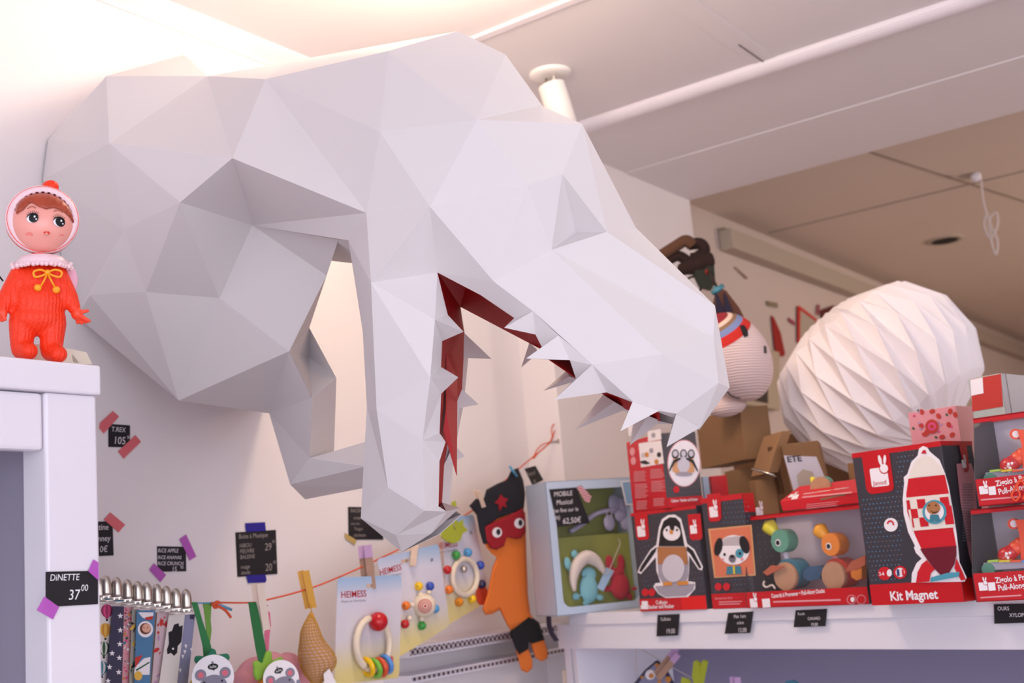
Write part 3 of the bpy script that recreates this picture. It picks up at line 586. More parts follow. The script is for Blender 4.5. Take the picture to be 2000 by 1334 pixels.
def balloon(b, fr, x, y, m1, m2, c, s=1.0):
    def E(q): return [(x + 12 * s * q * math.cos(t), y - 3 + 13 * s * math.sin(t)) if math.sin(t) < .3 else (x + q * 12 * s * math.cos(t) * .95, y - 3 + 13 * s * math.sin(t)) for t in [2 * math.pi * i / 18 for i in range(18)]]
    b.flat(fr, fr.pl(E(1) , c), c, m1); b.flat(fr, fr.pl(E(.6), c + .0002), c + .0002, m2); b.flat(fr, fr.pl(E(.25), c + .0004), c + .0004, m1)
    b.flat(fr, fr.pl([(x - 5, y + 8), (x + 5, y + 8), (x + 1.5, y + 13), (x - 1.5, y + 13)], c), c, m1); b.flat(fr, fr.pl([(x - 2, y + 13), (x + 2, y + 13), (x + 2, y + 17), (x - 2, y + 17)], c), c, 'p_black')
clips = [(193, 1133, 'rib_print', (178, 1172, 196), (176, 1334, 196), 'mostly hidden behind the cabinet post'), (207, 1129, 'rib_white', (190, 1179, 222), (186, 1340, 210), 'with a white ribbon printed with hot-air balloons'),
 (228, 1132, 'rib_navy', (220, 1184, 242), (207, 1340, 238), 'with a navy ribbon of white stars'), (249, 1136, 'rib_floral', (241, 1186, 260), (237, 1340, 262), 'with a pink flowered ribbon'),
 (269, 1140, 'rib_gray', (258, 1190, 272), (252, 1340, 268), 'with a narrow grey patterned ribbon'), (287, 1142, 'rib_blue', (267, 1192, 303), (262, 1340, 292), 'with a blue ribbon printed with a round face'),
 (307, 1145, 'rib_gray', (298, 1196, 312), (290, 1340, 306), 'with a grey ribbon squeezed beside the blue one'), (325, 1149, 'rib_print', (307, 1196, 330), (296, 1340, 322), 'with a pale ribbon with red and mauve shapes'),
 (344, 1154, 'rib_cream', (330, 1198, 361), (310, 1340, 345), 'with an off-white ribbon and a black bear'), (364, 1155, 'rib_lav', (358, 1200, 381), (342, 1340, 366), 'with a lavender ribbon and dark blue corner')]
for i, (x, y, m, tp_, bt_, lab) in enumerate(clips):
    c0 = 0.004 + (i % 3) * 0.006
    o = sf.q(x, y + 30, c0 + .01); k = sf.k(x, y)
    hv = EYE - o; hv.z = 0; hv.normalize(); g = Fr(o, V((0, 0, 1)).cross(hv), (0, 0, 1), hv)
    t = thing('pacifier_clip', o, 'metal pacifier clip ' + lab, 'pacifier clip', 'metal clips with ribbons on the string')
    b = MB(); w_ = 10 * k; vs = []; n = 12                       # domed metal lever
    prof = [(1.0, -4), (1.02, 2), (1.0, 14), (0.93, 21), (0.8, 26), (0.6, 30), (0.32, 32.5), (0.05, 33.5)]
    for s_, h in prof:
        for j in range(n + 1): a = math.pi * j / n; vs.append(g.p(-math.cos(a) * w_ * s_, h * k, math.sin(a) * w_ * 0.7 * s_))
    b.add(vs, [(r * (n + 1) + j, r * (n + 1) + j + 1, (r + 1) * (n + 1) + j + 1, (r + 1) * (n + 1) + j) for r in range(len(prof) - 1) for j in range(n)], 'metal', True); b.build('lever', t, solid=0.0006)
    b = MB(); b.box(g, -6 * k, -9 * k, -.002, -3 * k, 0, .004, 'metal'); b.box(g, 3 * k, -9 * k, -.002, 6 * k, 0, .004, 'metal'); b.box(g, -8 * k, -6 * k, -.004, 8 * k, 26 * k, -.002, 'metal')
    b.tube([g.p(-11 * k, -9 * k, 0), g.p(11 * k, -9 * k, 0), g.p(14 * k, -14 * k, 0), g.p(-13 * k, -14 * k, 0)], 0.0011, 'metal', 6, True); b.build('bracket', t)
    b = MB(); L0, L1 = sf.pl([(tp_[0], tp_[1]), (tp_[2], tp_[1])], c0), sf.pl([(bt_[0], bt_[1]), (bt_[2], bt_[1])], c0)
    vs = []; nn = 10; wv_ = lambda s_: c0 + 0.004 * math.sin(s_ * 5 + i) + .002
    for r in range(nn + 1):
        s_ = r / nn
        for e in (0, 1): vs.append(sf.p(L0[e][0] * (1 - s_) + L1[e][0] * s_, L0[e][1] * (1 - s_) + L1[e][1] * s_, c0))
    b.add(vs, [(2 * r, 2 * r + 1, 2 * r + 3, 2 * r + 2) for r in range(nn)], m); rb = b.build('ribbon', t, solid=0.0008)
    b = MB(); c = c0 + 0.0008; q2 = Fr(sf.p(0, 0, 0), sf.u, sf.v, sf.n)
    if i == 1:
        for bx, by, m1, m2 in ((209, 1196, 'p_magenta', 'p_pink'), (206, 1233, 'p_yellow', 'p_orange'), (203, 1269, 'p_green', 'rib_white'), (199, 1307, 'p_teal', 'rib_white')): balloon(b, sf, bx, by, m1, m2, c)
    elif i == 2:
        for j, (sx, sy) in enumerate(((235, 1203), (235, 1231), (234, 1258), (233, 1285), (232, 1313), (219, 1276), (214, 1303), (211, 1330))): b.flat(sf, sf.pl(star(sx, sy, 6), c), c, 'p_white')
    elif i in (3, 4, 7):
        cols = {3: ['p_pink', 'p_green', 'p_pink', 'p_white', 'p_orange', 'p_teal'], 4: ['p_green', 'p_yellow', 'p_black'], 7: ['p_red', 'p_mauve', 'p_white', 'p_mauve', 'p_red']}[i]
        for j in range(46 if i == 3 else 14):
            s_ = random.random(); e = .12 + .76 * random.random(); X = (tp_[0] * (1 - e) + tp_[2] * e) * (1 - s_) + (bt_[0] * (1 - e) + bt_[2] * e) * s_; Y = tp_[1] + 2 + s_ * 140
            b.flat(sf, sf.pl(ell(X, Y, random.uniform(1, 3 if i == 3 else 4), random.uniform(1, 3.4 if i == 3 else 9), 7, random.random()), c + j * 2e-5), c + j * 2e-5, cols[0] if (i == 7 and Y < 1245) else cols[j % len(cols)])
    elif i == 5:
        b.flat(sf, sf.pl([(270, 1196), (300, 1196), (299, 1204), (290, 1211), (278, 1206)], c), c, 'p_white'); b.flat(sf, sf.pl([(283, 1206), (299, 1203), (298, 1210), (285, 1211)], c + .0001), c + .0001, 'p_red')
        b.flat(sf, sf.pl(ell(284, 1229, 15, 16), c + .0001), c + .0001, 'p_white'); b.flat(sf, sf.pl(ell(284, 1228, 11, 11), c + .0002), c + .0002, 'p_brown'); b.flat(sf, sf.pl(ell(286, 1227, 8.5, 8.5), c + .0003), c + .0003, 'p_skin')
        for e_ in ((281, 1226), (288, 1226)): b.flat(sf, sf.pl(ell(*e_, 1, 1.4, 8), c + .0004), c + .0004, 'p_black')
        b.flat(sf, sf.pl([(264, 1284), (279, 1279), (264, 1306)], c), c, 'p_red'); b.flat(sf, sf.pl([(281, 1286), (294, 1283), (292, 1318), (262, 1318), (263, 1304)], c), c, 'p_white'); b.flat(sf, sf.pl([(265, 1308), (292, 1292), (292, 1295), (266, 1311)], c + .0002), c + .0002, 'p_green'); b.flat(sf, sf.pl(ell(270, 1320, 8, 9), c + .0003), c + .0003, 'p_yellow')
    elif i == 8: b.flat(sf, sf.pl([(340, 1220), (349, 1217), (350, 1224), (357, 1221), (356, 1240), (354, 1254), (347, 1262), (346, 1275), (340, 1281), (334, 1275), (327, 1278), (326, 1269), (330, 1257), (329, 1235), (336, 1232)], c), c, 'p_black'); b.flat(sf, sf.pl(ell(338, 1267, 2, 2, 10), c + .0002), c + .0002, 'p_white')
    elif i == 9:
        b.flat(sf, sf.pl([(371, 1201), (380, 1200), (379, 1210), (371, 1209)], c), c, 'rib_navy')
        for (sx, sy) in ((363, 1263), (361, 1274), (357, 1283), (352, 1310), (374, 1270)): b.flat(sf, sf.pl([(sx - 3, sy - 4), (sx + 3, sy - 4), (sx, sy + 4)], c), c, 'p_white')
    if b.v: rp = b.build('printed_pattern', rb)
# ------------------------------------------------------------------ clothes pegs
def peg(x0, y0, x1, y1, wd, m, m2, label, split=0.5, c=0.006, name='clothes_peg'):
    k = sf.k(x0, y0); o = sf.q((x0 + x1) / 2, (y0 + y1) / 2, c)
    t = thing(name, o, label, 'clothes peg', 'clothes pegs on the string')
    A, B = sf.q(x0, y0, c), sf.q(x1, y1, c); d = (A - B).normalized(); L = (A - B).length; hv = (EYE - o).normalized(); u = d.cross(hv).normalized(); g = Fr(B, u, d, u.cross(d)); hw = wd * k / 2
    for s_, mm in ((0, m), (-1, m)):
        b = MB(); off = s_ * 0.007; sh = -0.75 * hw * 2 * abs(s_)
        b.prism(Fr(g.p(sh, 0, off), g.v, g.n, g.u), [(0, 0), (L * .45, 0), (L * .5, 0.001), (L * .55, 0), (L, .002 if s_ == 0 else -.002), (L, .006 if s_ == 0 else .001), (L * .5, .005), (0, .003)], -hw, hw, m2 if False else m); b.build('jaw', t)
        if m2 != m:
            b = MB(); b.prism(Fr(g.p(sh, 0, off), g.v, g.n, g.u), [(L * .72, -.0005), (L * 1.003, .0015 if s_ == 0 else -.0025), (L * 1.003, .0066 if s_ == 0 else .0016), (L * .72, .0062)], -hw * 1.03, hw * 1.03, m2); b.build('painted_tip', t)
    b = MB(); b.tube([g.p(-hw * 1.3, L * .5, -.002), g.p(hw * 1.2, L * .5, -.002), g.p(hw * 1.2, L * .5, .004), g.p(-hw * 1.1, L * .52, .004)], 0.0008, 'metal', 6); b.build('spring', t)
    return t
peg(508, 1139, 521, 1230, 14, 'wood_white', 'wood_white', 'pale wooden clothes peg beneath the blue-taped price tag', c=.012)
peg(597, 1114, 612, 1187, 13, 'peg_yellow', 'peg_yellow', 'yellow clothes peg holding the net bag')
peg(718, 1065, 727, 1150, 15, 'wood_mid', 'peg_mauve', 'wooden clothes peg with mauve tip holding the nearest blister card', c=.012)
peg(812, 1058, 806, 1106, 12, 'wood_pale', 'wood_pale', 'wooden clothes peg holding the middle blister card', c=.016)
peg(934, 958, 945, 990, 8, 'wood_pale', 'wood_pale', 'small wooden clothes peg on the black edge of the masked puppet', c=.046)
# ------------------------------------------------------------------ rattles hanging on green ribbons
mat('felt_green', '2F8060', 0.9, bump=0.3, bscale=300); mat('felt_lime', '86B440', 0.9, bump=0.3, bscale=300); mat('rib_green', '2F8048', 0.7); mat('rib_green2', '6EA044', 0.7); mat('rib_darkgreen', '1F6A38', 0.7); mat('plush_yellow', 'DDC23A', 0.9, bump=.3, bscale=300); mat('plush_orange', 'D9871E', 0.9, bump=.3, bscale=300); mat('plush_pink', 'CF8F9C', 0.9, bump=.3, bscale=300); mat('mouse_gray', '8A8696', 0.8); mat('ear_pink', 'E07080', 0.8); mat('card_white', 'F2ECEE', 0.6); mat('rib_pink', 'DA7090', .7)
def flatrib(t, pts, m, c0, c1, nm='ribbon_loop'):
    b = MB(); vs = []
    for i, (xa, ya, xb, yb) in enumerate(pts): cc = c0 + (c1 - c0) * i / (len(pts) - 1); vs += [sf.q(xa, ya, cc), sf.q(xb, yb, cc)]
    b.add(vs, [(2 * i, 2 * i + 1, 2 * i + 3, 2 * i + 2) for i in range(len(pts) - 1)], m); b.build(nm, t, solid=0.001)
def mousecard(t, cx, cy, r, ro, c):
    b = MB(); k = sf.k(cx, cy); o = sf.q(cx, cy, c); hv = (EYE - o).normalized(); u = V((0, 0, 1)).cross(hv).normalized(); g0 = Fr(o, u, hv.cross(u)); g = g0.sub(0, 0, 0, ro)
    R = r * k; b.prism(g, ell(0, 0, R, R * 1.05, 40), -0.0008, 0, 'card_white'); e = 0.0004
    b.disc(g, 0.02 * R, .48 * R, .25 * R, e, 'p_black', .15 * R); b.text(g, .02 * R, .42 * R, e * 2, 'lulle', .2 * R, 'card_white', 0, 1, 'CENTER'); b.flat(g, [(-.02 * R, .36 * R), (.07 * R, .36 * R), (.08 * R, .26 * R)], e, 'p_black'); b.disc(g, .0, .68 * R, .06 * R, e, 'mouse_gray')
    for s_ in (-1, 1): b.disc(g, s_ * .58 * R, .14 * R, .27 * R, e, 'mouse_gray'); b.disc(g, s_ * .57 * R, .13 * R, .14 * R, e * 2, 'ear_pink')
    b.disc(g, 0, -.45 * R, .66 * R, e * 1.5, 'mouse_gray', .55 * R)
    for s_ in (-1, 1): b.disc(g, s_ * .42 * R, -.22 * R, .05 * R, e * 3, 'p_black'); b.disc(g, s_ * .85 * R, -.5 * R, .12 * R, e, 'mouse_gray')
    b.disc(g, 0, -.55 * R, .44 * R, e * 3, 'card_white', .22 * R)
    for i in range(6): b.flat(g, [((-.36 + i * .13) * R, -.5 * R), ((-.26 + i * .13) * R, -.5 * R), ((-.31 + i * .13) * R, -.36 * R)], e * 4, 'ear_pink')
    cd = b.build('round_card', t); cd['label'] = 'round white card with a grey mouse face'
def crown(t, pts, rads, m, c, nm='leaf_crown'):
    b = MB()
    for (x0, y0, x1, y1), r in zip(pts, rads):
        k = sf.k(x0, y0); A, B = sf.q(x0, y0, c), sf.q(x1, y1, c)
        for i in range(6): b.ball(A.lerp(B, i / 5), r * k * (1 - .35 * i / 5), m, r * k * .5 * (1 - .3 * i / 5) , k=12, j=8, fr=Fr((0, 0, 0), (0, 0, 1), (1, 0, 0), (0, 1, 0)))
    b.build(nm, t, remesh=0.0022, smooth_it=2)
t = thing('fruit_rattle', sf.q(415, 1334, .02), 'yellow fruit-shaped plush rattle with dark green leaf crown, hanging from green ribbons', 'baby rattle', 'plush fruit rattles on the string')
flatrib(t, [(374, 1176, 385, 1176), (384, 1210, 395, 1212), (396, 1262, 412, 1262), (398, 1290, 414, 1290)], 'rib_green', .004, .02)
flatrib(t, [(396, 1177, 413, 1176), (400, 1205, 411, 1212), (403, 1235, 413, 1230), (406, 1275, 408, 1275)], 'rib_green2', -.002, .015)
crown(t, [(410, 1296, 386, 1288), (412, 1290, 415, 1275), (420, 1292, 442, 1284), (395, 1300, 380, 1312)], [13, 14, 13, 9], 'felt_green', .034)
b = MB(); b.ball(sf.q(412, 1362, .042), 56 * sf.k(412, 1340), 'plush_yellow', .03, .042, Fr((0, 0, 0), sf.u, sf.n, sf.v)); b.build('fruit_body', t)
mousecard(t, 416, 1322, 38, 0.0, .078)
t = thing('fruit_rattle', sf.q(540, 1334, .02), 'orange fruit-shaped plush rattle with lime green leaf crown', 'baby rattle', 'plush fruit rattles on the string')
flatrib(t, [(485, 1176, 500, 1176), (490, 1210, 508, 1210), (500, 1270, 519, 1268), (506, 1298, 522, 1292)], 'rib_darkgreen', .004, .02)
crown(t, [(510, 1310, 500, 1298), (520, 1305, 524, 1280), (528, 1302, 548, 1288), (505, 1318, 500, 1312)], [14, 15, 10, 12], 'felt_lime', .02)
b = MB(); b.ball(sf.q(535, 1362, .02), 50 * sf.k(535, 1340), 'plush_orange', .03, .038, Fr((0, 0, 0), sf.u, sf.n, sf.v)); b.build('fruit_body', t)
mousecard(t, 549, 1326, 33, 0.28, .055)
t = thing('pink_plush_toy', sf.q(560, 1334, -.02), 'large soft pink plush toy hanging on a pink ribbon behind the lime-leaved rattle', 'plush toy')
flatrib(t, [(518, 1190, 527, 1196), (522, 1210, 529, 1220), (516, 1240, 526, 1244), (520, 1275, 524, 1276)], 'rib_pink', -.004, -.012)
b = MB(); sfn = Fr((0, 0, 0), sf.u, sf.n, sf.v)
for x, y, r in ((500, 1325, 44), (560, 1305, 32), (590, 1330, 34), (530, 1300, 28), (470, 1335, 26)): k = sf.k(x, y); b.ball(sf.q(x, y, -.055), r * k * 1.25, 'plush_pink', .022, r * k, sfn, k=16, j=10)
b.build('plush_body', t, remesh=0.004, smooth_it=3)
# ------------------------------------------------------------------ net bag
mat('net_yellow', 'C9953C', 0.8); mat('beige_core', 'D8AE96', 0.8)
t = thing('net_bag', sf.q(612, 1334, .02), 'ochre yellow crocheted net bag hanging from the yellow clothes peg', 'net bag')
prof_ = [(608, 1196, 2), (607, 1206, 7), (606, 1220, 14), (606, 1234, 19), (608, 1248, 22), (612, 1262, 28), (617, 1276, 34), (621, 1290, 36), (622, 1302, 34), (621, 1314, 27), (620, 1326, 17), (619, 1336, 8)]
def ringp(x, y, r, t_): k = sf.k(x, y); o = sf.q(x, y, .012); hv = EYE - o; hv.z = 0; hv.normalize(); u = V((0, 0, 1)).cross(hv); return o + u * r * k * math.cos(t_) + hv * r * k * .8 * math.sin(t_)
def pint(s_): s_ *= len(prof_) - 1; i = min(int(s_), len(prof_) - 2); f = s_ - i; return [prof_[i][j] * (1 - f) + prof_[i + 1][j] * f for j in range(3)]
b = MB(); NS, NR = 22, 24
for j in range(NS): b.tube([ringp(*[v_ if q_ < 2 else v_ for q_, v_ in enumerate(pint(i / 30))], 2 * math.pi * j / NS + .25 * math.sin(i / 5)) for i in range(31)], 0.0007, 'net_yellow', 4)
for i in range(1, NR): x, y, r = pint(i / NR); b.tube([ringp(x, y, r, 2 * math.pi * j / 24) for j in range(24)], 0.0007, 'net_yellow', 4, True)
b.tube([sf.q(606, 1180, .01), sf.q(608, 1197, .012)], .001, 'net_yellow', 5); b.build('netting', t)
b = MB(); vs = [ringp(x, y, r * .9, 2 * math.pi * j / 20) for x, y, r in prof_ for j in range(20)]
b.add(vs, [(i * 20 + j, i * 20 + (j + 1) % 20, (i + 1) * 20 + (j + 1) % 20, (i + 1) * 20 + j) for i in range(len(prof_) - 1) for j in range(20)], 'beige_core', True); b.build('contents', t)
b = MB(); g = [sf.q(x, y, .04) for x, y in ((632, 1316), (643, 1306), (662, 1345), (636, 1360))]; b.poly(g, 'card_white'); b.build('paper_label', t, solid=.0005)
# ------------------------------------------------------------------ three blister cards
def gradmat(name, A, stops):
    m = bpy.data.materials.new(name); m.use_nodes = True; nt = m.node_tree; bs = nt.nodes['Principled BSDF']; bs.inputs['Roughness'].default_value = .35
    tc = nt.nodes.new('ShaderNodeTexCoord'); sx = nt.nodes.new('ShaderNodeSeparateXYZ'); rp = nt.nodes.new('ShaderNodeValToRGB')
    nt.links.new(tc.outputs['Generated'], sx.inputs[0]); nt.links.new(sx.outputs['Z'], rp.inputs[0]); nt.links.new(rp.outputs[0], bs.inputs['Base Color'])
    cr = rp.color_ramp
    for i, (p_, c_) in enumerate(stops):
        e = cr.elements[i] if i < 2 else cr.elements.new(p_); e.position = p_
        e.color = (*[(v_ / 12.92 if v_ <= .04045 else ((v_ + .055) / 1.055) ** 2.4) for v_ in [int(c_[j:j + 2], 16) / 255 for j in (0, 2, 4)]], 1)
    MATS[name] = m
gradmat('card_print', 0, [(0, 'E2CE84'), (1, 'A4C2E2'), (.14, 'E0D08E'), (.42, 'D6D0D6'), (.80, 'DAD8E6'), (.97, 'A4C2E2')])
mat('print_red', 'B81F2C', 0.5); mat('print_gray', '8C8894', 0.5); mat('bead_red', 'C2161E', 0.25); mat('bead_blue', '2A4EB0', 0.3); mat('bead_lblue', '4C9AD0', 0.3); mat('bead_green', '38A042', 0.3); mat('bead_yellow', 'F2C20C', 0.3); mat('bead_orange', 'EC7A1E', 0.3); mat('bead_navy', '1E1E4A', 0.3); mat('bare_wood', 'E8D8C2', 0.45, var=.06, vscale=50)
mat('ring_orange', 'E0562A', .35); mat('ring_blue', '5A94DC', .35); mat('ring_green', '78BE3C', .35); mat('sticker', 'E0563C', .4)
def card(quad, c, label, tx, ty, ts, hole, rad=.012, clip_=None):
    t = thing('toy_blister_card', sf.q(*quad[3], c), label, 'carded toy', 'carded wooden rattles on the string')
    k = sf.k(*quad[0]); q4 = sf.pl(quad, c); pts = []
    for i in range(4):                                                # rounded corners
        A, B, D_ = V((*q4[i - 1], 0)), V((*q4[i], 0)), V((*q4[(i + 1) % 4], 0)); p0 = B + (A - B).normalized() * rad; p1 = B + (D_ - B).normalized() * rad
        for s_ in range(6): w_ = s_ / 5; p = p0 * (1 - w_) ** 2 + B * 2 * w_ * (1 - w_) + p1 * w_ ** 2; pts.append((p.x, p.y))
    b = MB(); b.prism(sf, pts, c, c + .0008, 'card_print'); cb = b.build('backing_card', t)
    b = MB(); e = c + .0014; u = V((q4[1][0] - q4[0][0], q4[1][1] - q4[0][1])); ang = math.atan2(u.y, u.x); g = sf.sub(*sf.ab(tx, ty, e), e, ang)
    b.text(g, 0, 0, 0, 'HEIMESS', ts * k * 1.5, 'print_red', .006, 1.2); b.text(g, 0, -ts * k * .75, 0, 'Made in Germany', ts * .52 * k, 'print_gray', 0, 1.7)
    hx_, hy_ = hole; g2 = sf.sub(*sf.ab(hx_, hy_, e), e, ang); b.disc(g2, 0, 0, 5 * k, 0, 'wood_pale'); b.rect(g2, -14 * k * 1.2, -3 * k, 10 * k, 3 * k, 0, 'wood_pale'); b.disc(g2, -14 * k, 0, 4.5 * k, .0001, 'wood_pale')
    b.build('print', cb); return t, e, k
def bead(t, x, y, r, m, c, name='bead'):
    b = MB(); k = sf.k(x, y); b.ball(sf.q(x, y, c), r * k, m); p = sf.q(x, y, c); hv = (EYE - p).normalized(); u = V((0, 0, 1)).cross(hv).normalized(); g = Fr(p + hv * r * k * .93 - u * r * k * .25, u, hv.cross(u)); b.disc(g, 0, 0, r * k * .22, r * k * .03, 'p_brown'); b.build(name, t)
# far card
t, e, k = card([(864, 1012), (925, 1005), (956, 1172), (872, 1222)], .004, 'farthest blister card on the string, with an oval wooden ring rattle of coloured beads', 853, 1073, 11, (880, 1040))
b = MB(); pts = [sf.q(908 + 24 * math.cos(a) * 1.0, 1127 + 35 * math.sin(a), .012) for a in [2 * math.pi * i / 36 for i in range(36)]]; b.tube(pts, 5.6 * k, 'bare_wood', 10, True); b.build('wooden_ring', t)
for x, y, m in ((891, 1084, 'bead_green'), (914, 1079, 'bead_lblue'), (938, 1104, 'bead_blue'), (874, 1113, 'bead_red'), (941, 1141, 'bead_navy'), (877, 1152, 'bead_orange'), (897, 1176, 'plush_orange'), (922, 1170, 'bead_yellow')): bead(t, x, y, 8.5, m, .012)
b = MB(); b.ball(sf.q(906, 1112, .012), 7 * k, 'metal'); b.build('bell', t)
b = MB(); b.flat(sf, sf.pl(ell(941, 1162, 12, 20), e), e, 'sticker'); b.build('sticker', t)
b = MB(); b.text(sf.sub(*sf.ab(917, 1042, e), e, -.15), 0, 0, 0, 'GS', 8 * k, 'p_black', .02); b.build('safety_mark', t)
# middle card
t, e, k = card([(735, 1092), (856, 1062), (878, 1222), (778, 1284)], .008, 'middle blister card on the string, with a striped wooden turtle and bead feet', 742, 1124, 11, (794, 1095))
b = MB(); g = Fr(sf.q(828, 1183, .02), sf.u, sf.v, sf.n); b.ball(g.o, 24 * k, 'bare_wood')
o_ = g.o; hv = (EYE - o_ + V((.25, .1, -.1))).normalized(); u = V((0, 0, 1)).cross(hv).normalized(); g3 = Fr(o_, u, hv.cross(u))
for rr_, m_ in ((14, 'print_red'), (12, 'bare_wood'), (10.5, 'print_red'), (8.5, 'bare_wood'), (7, 'print_red'), (5, 'bare_wood'), (3, 'print_red')): zz = math.sqrt(24.6 ** 2 - rr_ ** 2) + (14 - rr_) * .06; b.lathe(g3, [(rr_ * k, zz * k), (rr_ * .5 * k, (math.sqrt(24.6 ** 2 - rr_ ** 2 * .25) + (14 - rr_) * .06) * k), (.0001, (24.6 + (14 - rr_) * .06) * k)], m_, 28, cap=False)
b.build('turtle_shell', t)
for x, y, m, ax, ay in ((818, 1145, 'bead_yellow', 821, 1162), (840, 1145, 'bead_blue', 838, 1158), (793, 1183, 'bead_orange', 805, 1182), (850, 1189, 'bead_lblue', 845, 1187), (791, 1219, 'bead_red', 800, 1208), (824, 1222, 'bead_green', 824, 1209)):
    bead(t, x, y, 8.5, m, .014); b = MB(); b.ball(sf.q(ax, ay, .016), 5.5 * k, 'bare_wood'); b.build('wooden_bead', t)
b = MB(); b.text(sf.sub(*sf.ab(842, 1098, e), e, .5), 0, 0, 0, 'GS', 8 * k, 'p_black', .02); b.build('safety_mark', t)
# near card
t, e, k = card([(659, 1128), (784, 1123), (779, 1324), (652, 1338)], .014, 'nearest blister card on the string, with a ring rattle, red ball and four coloured rings', 666, 1168, 12, (727, 1144))
def arc(a0, a1, rx, ry, cx, cy, cc, n=16): return [sf.q(cx + rx * math.cos(math.radians(a0 + (a1 - a0) * i / n)), cy + ry * math.sin(math.radians(a0 + (a1 - a0) * i / n)), cc) for i in range(n + 1)]
b = MB(); b.tube(arc(-60, 60, 34, 52, 727, 1259, .026), 6.3 * k, 'bare_wood', 12); b.tube(arc(120, 255, 34, 52, 730, 1258, .026), 7 * k, 'bare_wood', 12); b.tube(arc(60, 120, 30, 48, 728, 1262, .026), 5 * k, 'bare_wood', 12); b.build('wooden_ring', t)
b = MB(); b.ball(sf.q(739, 1214, .028), 19 * k, 'bead_red', k=28, j=18); b.build('red_ball', t)
for x, y, m in ((718, 1303, 'bead_yellow'), (732, 1305, 'ring_green'), (743, 1303, 'ring_orange'), (754, 1297, 'ring_blue')):
    b = MB(); o = sf.q(x, y, .026); ax = (sf.u * .9 + V((0, 0, .25)) + sf.n * .25).normalized(); e1 = ax.cross(V((0, 0, 1))).normalized(); b.torus(Fr(o, e1, ax.cross(e1), ax), 16 * k, 5.2 * k, m, 32, 10); b.build('coloured_ring', t)
b = MB(); b.flat(sf, sf.pl([(762, 1278), (768, 1284), (768, 1300), (762, 1316), (748, 1320), (757, 1300)], e), e, 'sticker'); b.build('sticker', t)
# felt leaf tag
mat('felt_leaf', 'A8B032', .9)
b = MB(); b.prism(sf, sf.pl([(881, 982), (888, 978), (890, 990), (886, 1008), (893, 1022), (903, 1015), (903, 1026), (912, 1036), (902, 1042), (897, 1056), (884, 1062), (868, 1056), (860, 1048), (864, 1032), (873, 1026), (876, 1012), (884, 1008)], .02), .02, .0225, 'felt_leaf')
b.tube([sf.q(887, 1010, .024), sf.q(886, 1026, .024), sf.q(889, 1034, .024)], .0009, 'metal', 6); tag(b.build('felt_leaf_tag'), 'lime green felt creature tag hanging over the farthest blister card', 'felt tag')
# ------------------------------------------------------------------ masked puppet
mat('plush_bright_orange', 'E8782C', 0.9, bump=.35, bscale=250); mat('felt_black', '1C1B24', 0.95); mat('felt_red', '9E1020', .9); mat('felt_shorts', '141216', .95)
t = thing('masked_plush_puppet', sf.q(1000, 1310, .02), 'long orange plush figure with red mask and black cap, hanging on the orange string', 'plush toy')
def flatblob(nm, pts, m, c0, c1, lab=None):
    c0 += .018; c1 += .018
    n = len(pts); cx = sum(p[0] for p in pts) / n; cy = sum(p[1] for p in pts) / n; b = MB(); rings = []
    for s_, cc in ((1, c0), (1, c0 + (c1 - c0) * .5), (.96, c0 + (c1 - c0) * .8), (.88, c1)): rings.append([(cx + (x - cx) * s_, cy + (y - cy) * s_, cc) for x, y in pts])
    vs = [sf.q(x, y, cc) for r in rings for x, y, cc in r]
    fs = [(r * n + i, r * n + (i + 1) % n, (r + 1) * n + (i + 1) % n, (r + 1) * n + i) for r in range(3) for i in range(n)] + [list(range(n)), [3 * n + i for i in range(n)]]
    b.add(vs, fs, m); o = b.build(nm, t, bevel=.0012)
    if lab: o['label'] = lab
flatblob('body', [(945, 1010), (1026, 1000), (1028, 1080), (1031, 1160), (1036, 1200), (1045, 1215), (998, 1232), (988, 1215), (976, 1190), (962, 1198), (948, 1200), (943, 1190), (952, 1160), (962, 1110), (972, 1085), (957, 1074), (945, 1060)], 'plush_bright_orange', .004, .018)
flatblob('leg', [(1008, 1270), (1030, 1262), (1040, 1290), (1039, 1306), (1030, 1313), (1018, 1308)], 'plush_bright_orange', .006, .018); flatblob('leg', [(1036, 1256), (1062, 1248), (1070, 1272), (1069, 1286), (1058, 1291), (1046, 1284)], 'plush_bright_orange', .006, .018)
flatblob('shorts', [(996, 1234), (1033, 1202), (1052, 1216), (1064, 1250), (1038, 1258), (1034, 1252), (1031, 1270), (1012, 1281), (1004, 1258)], 'felt_shorts', .005, .0205, 'black shorts')
flatblob('cap', [(917, 988), (930, 974), (944, 978), (950, 957), (972, 945), (990, 938), (998, 920), (1012, 914), (1022, 938), (1026, 965), (1023, 994), (972, 1012), (946, 1030), (953, 1062), (944, 1062), (936, 1035), (931, 1005)], 'felt_black', .018, .024, 'black cap')
flatblob('mask', [(946, 1030), (960, 1022), (992, 1008), (1022, 992), (1026, 1010), (1027, 1040), (1018, 1050), (1008, 1052), (990, 1048), (984, 1066), (970, 1073), (958, 1070), (950, 1055)], 'felt_red', .02, .026, 'red felt mask')
b = MB(); e = .0442
b.flat(sf, sf.pl([(978, 965), (984, 972), (993, 974), (987, 982), (990, 992), (982, 988), (976, 999), (973, 985), (965, 982), (973, 975)], e), e, 'felt_red'); b.build('star', t)
for ex, ey in ((971, 1040), (1014, 1022)): b = MB(); b.flat(sf, sf.pl(ell(ex, ey, 9.5, 10), e), e, 'p_white'); b.flat(sf, sf.pl(ell(ex + 2.5, ey - 1, 4, 6), e + .0006), e + .0006, 'p_black'); b.build('eye', t)
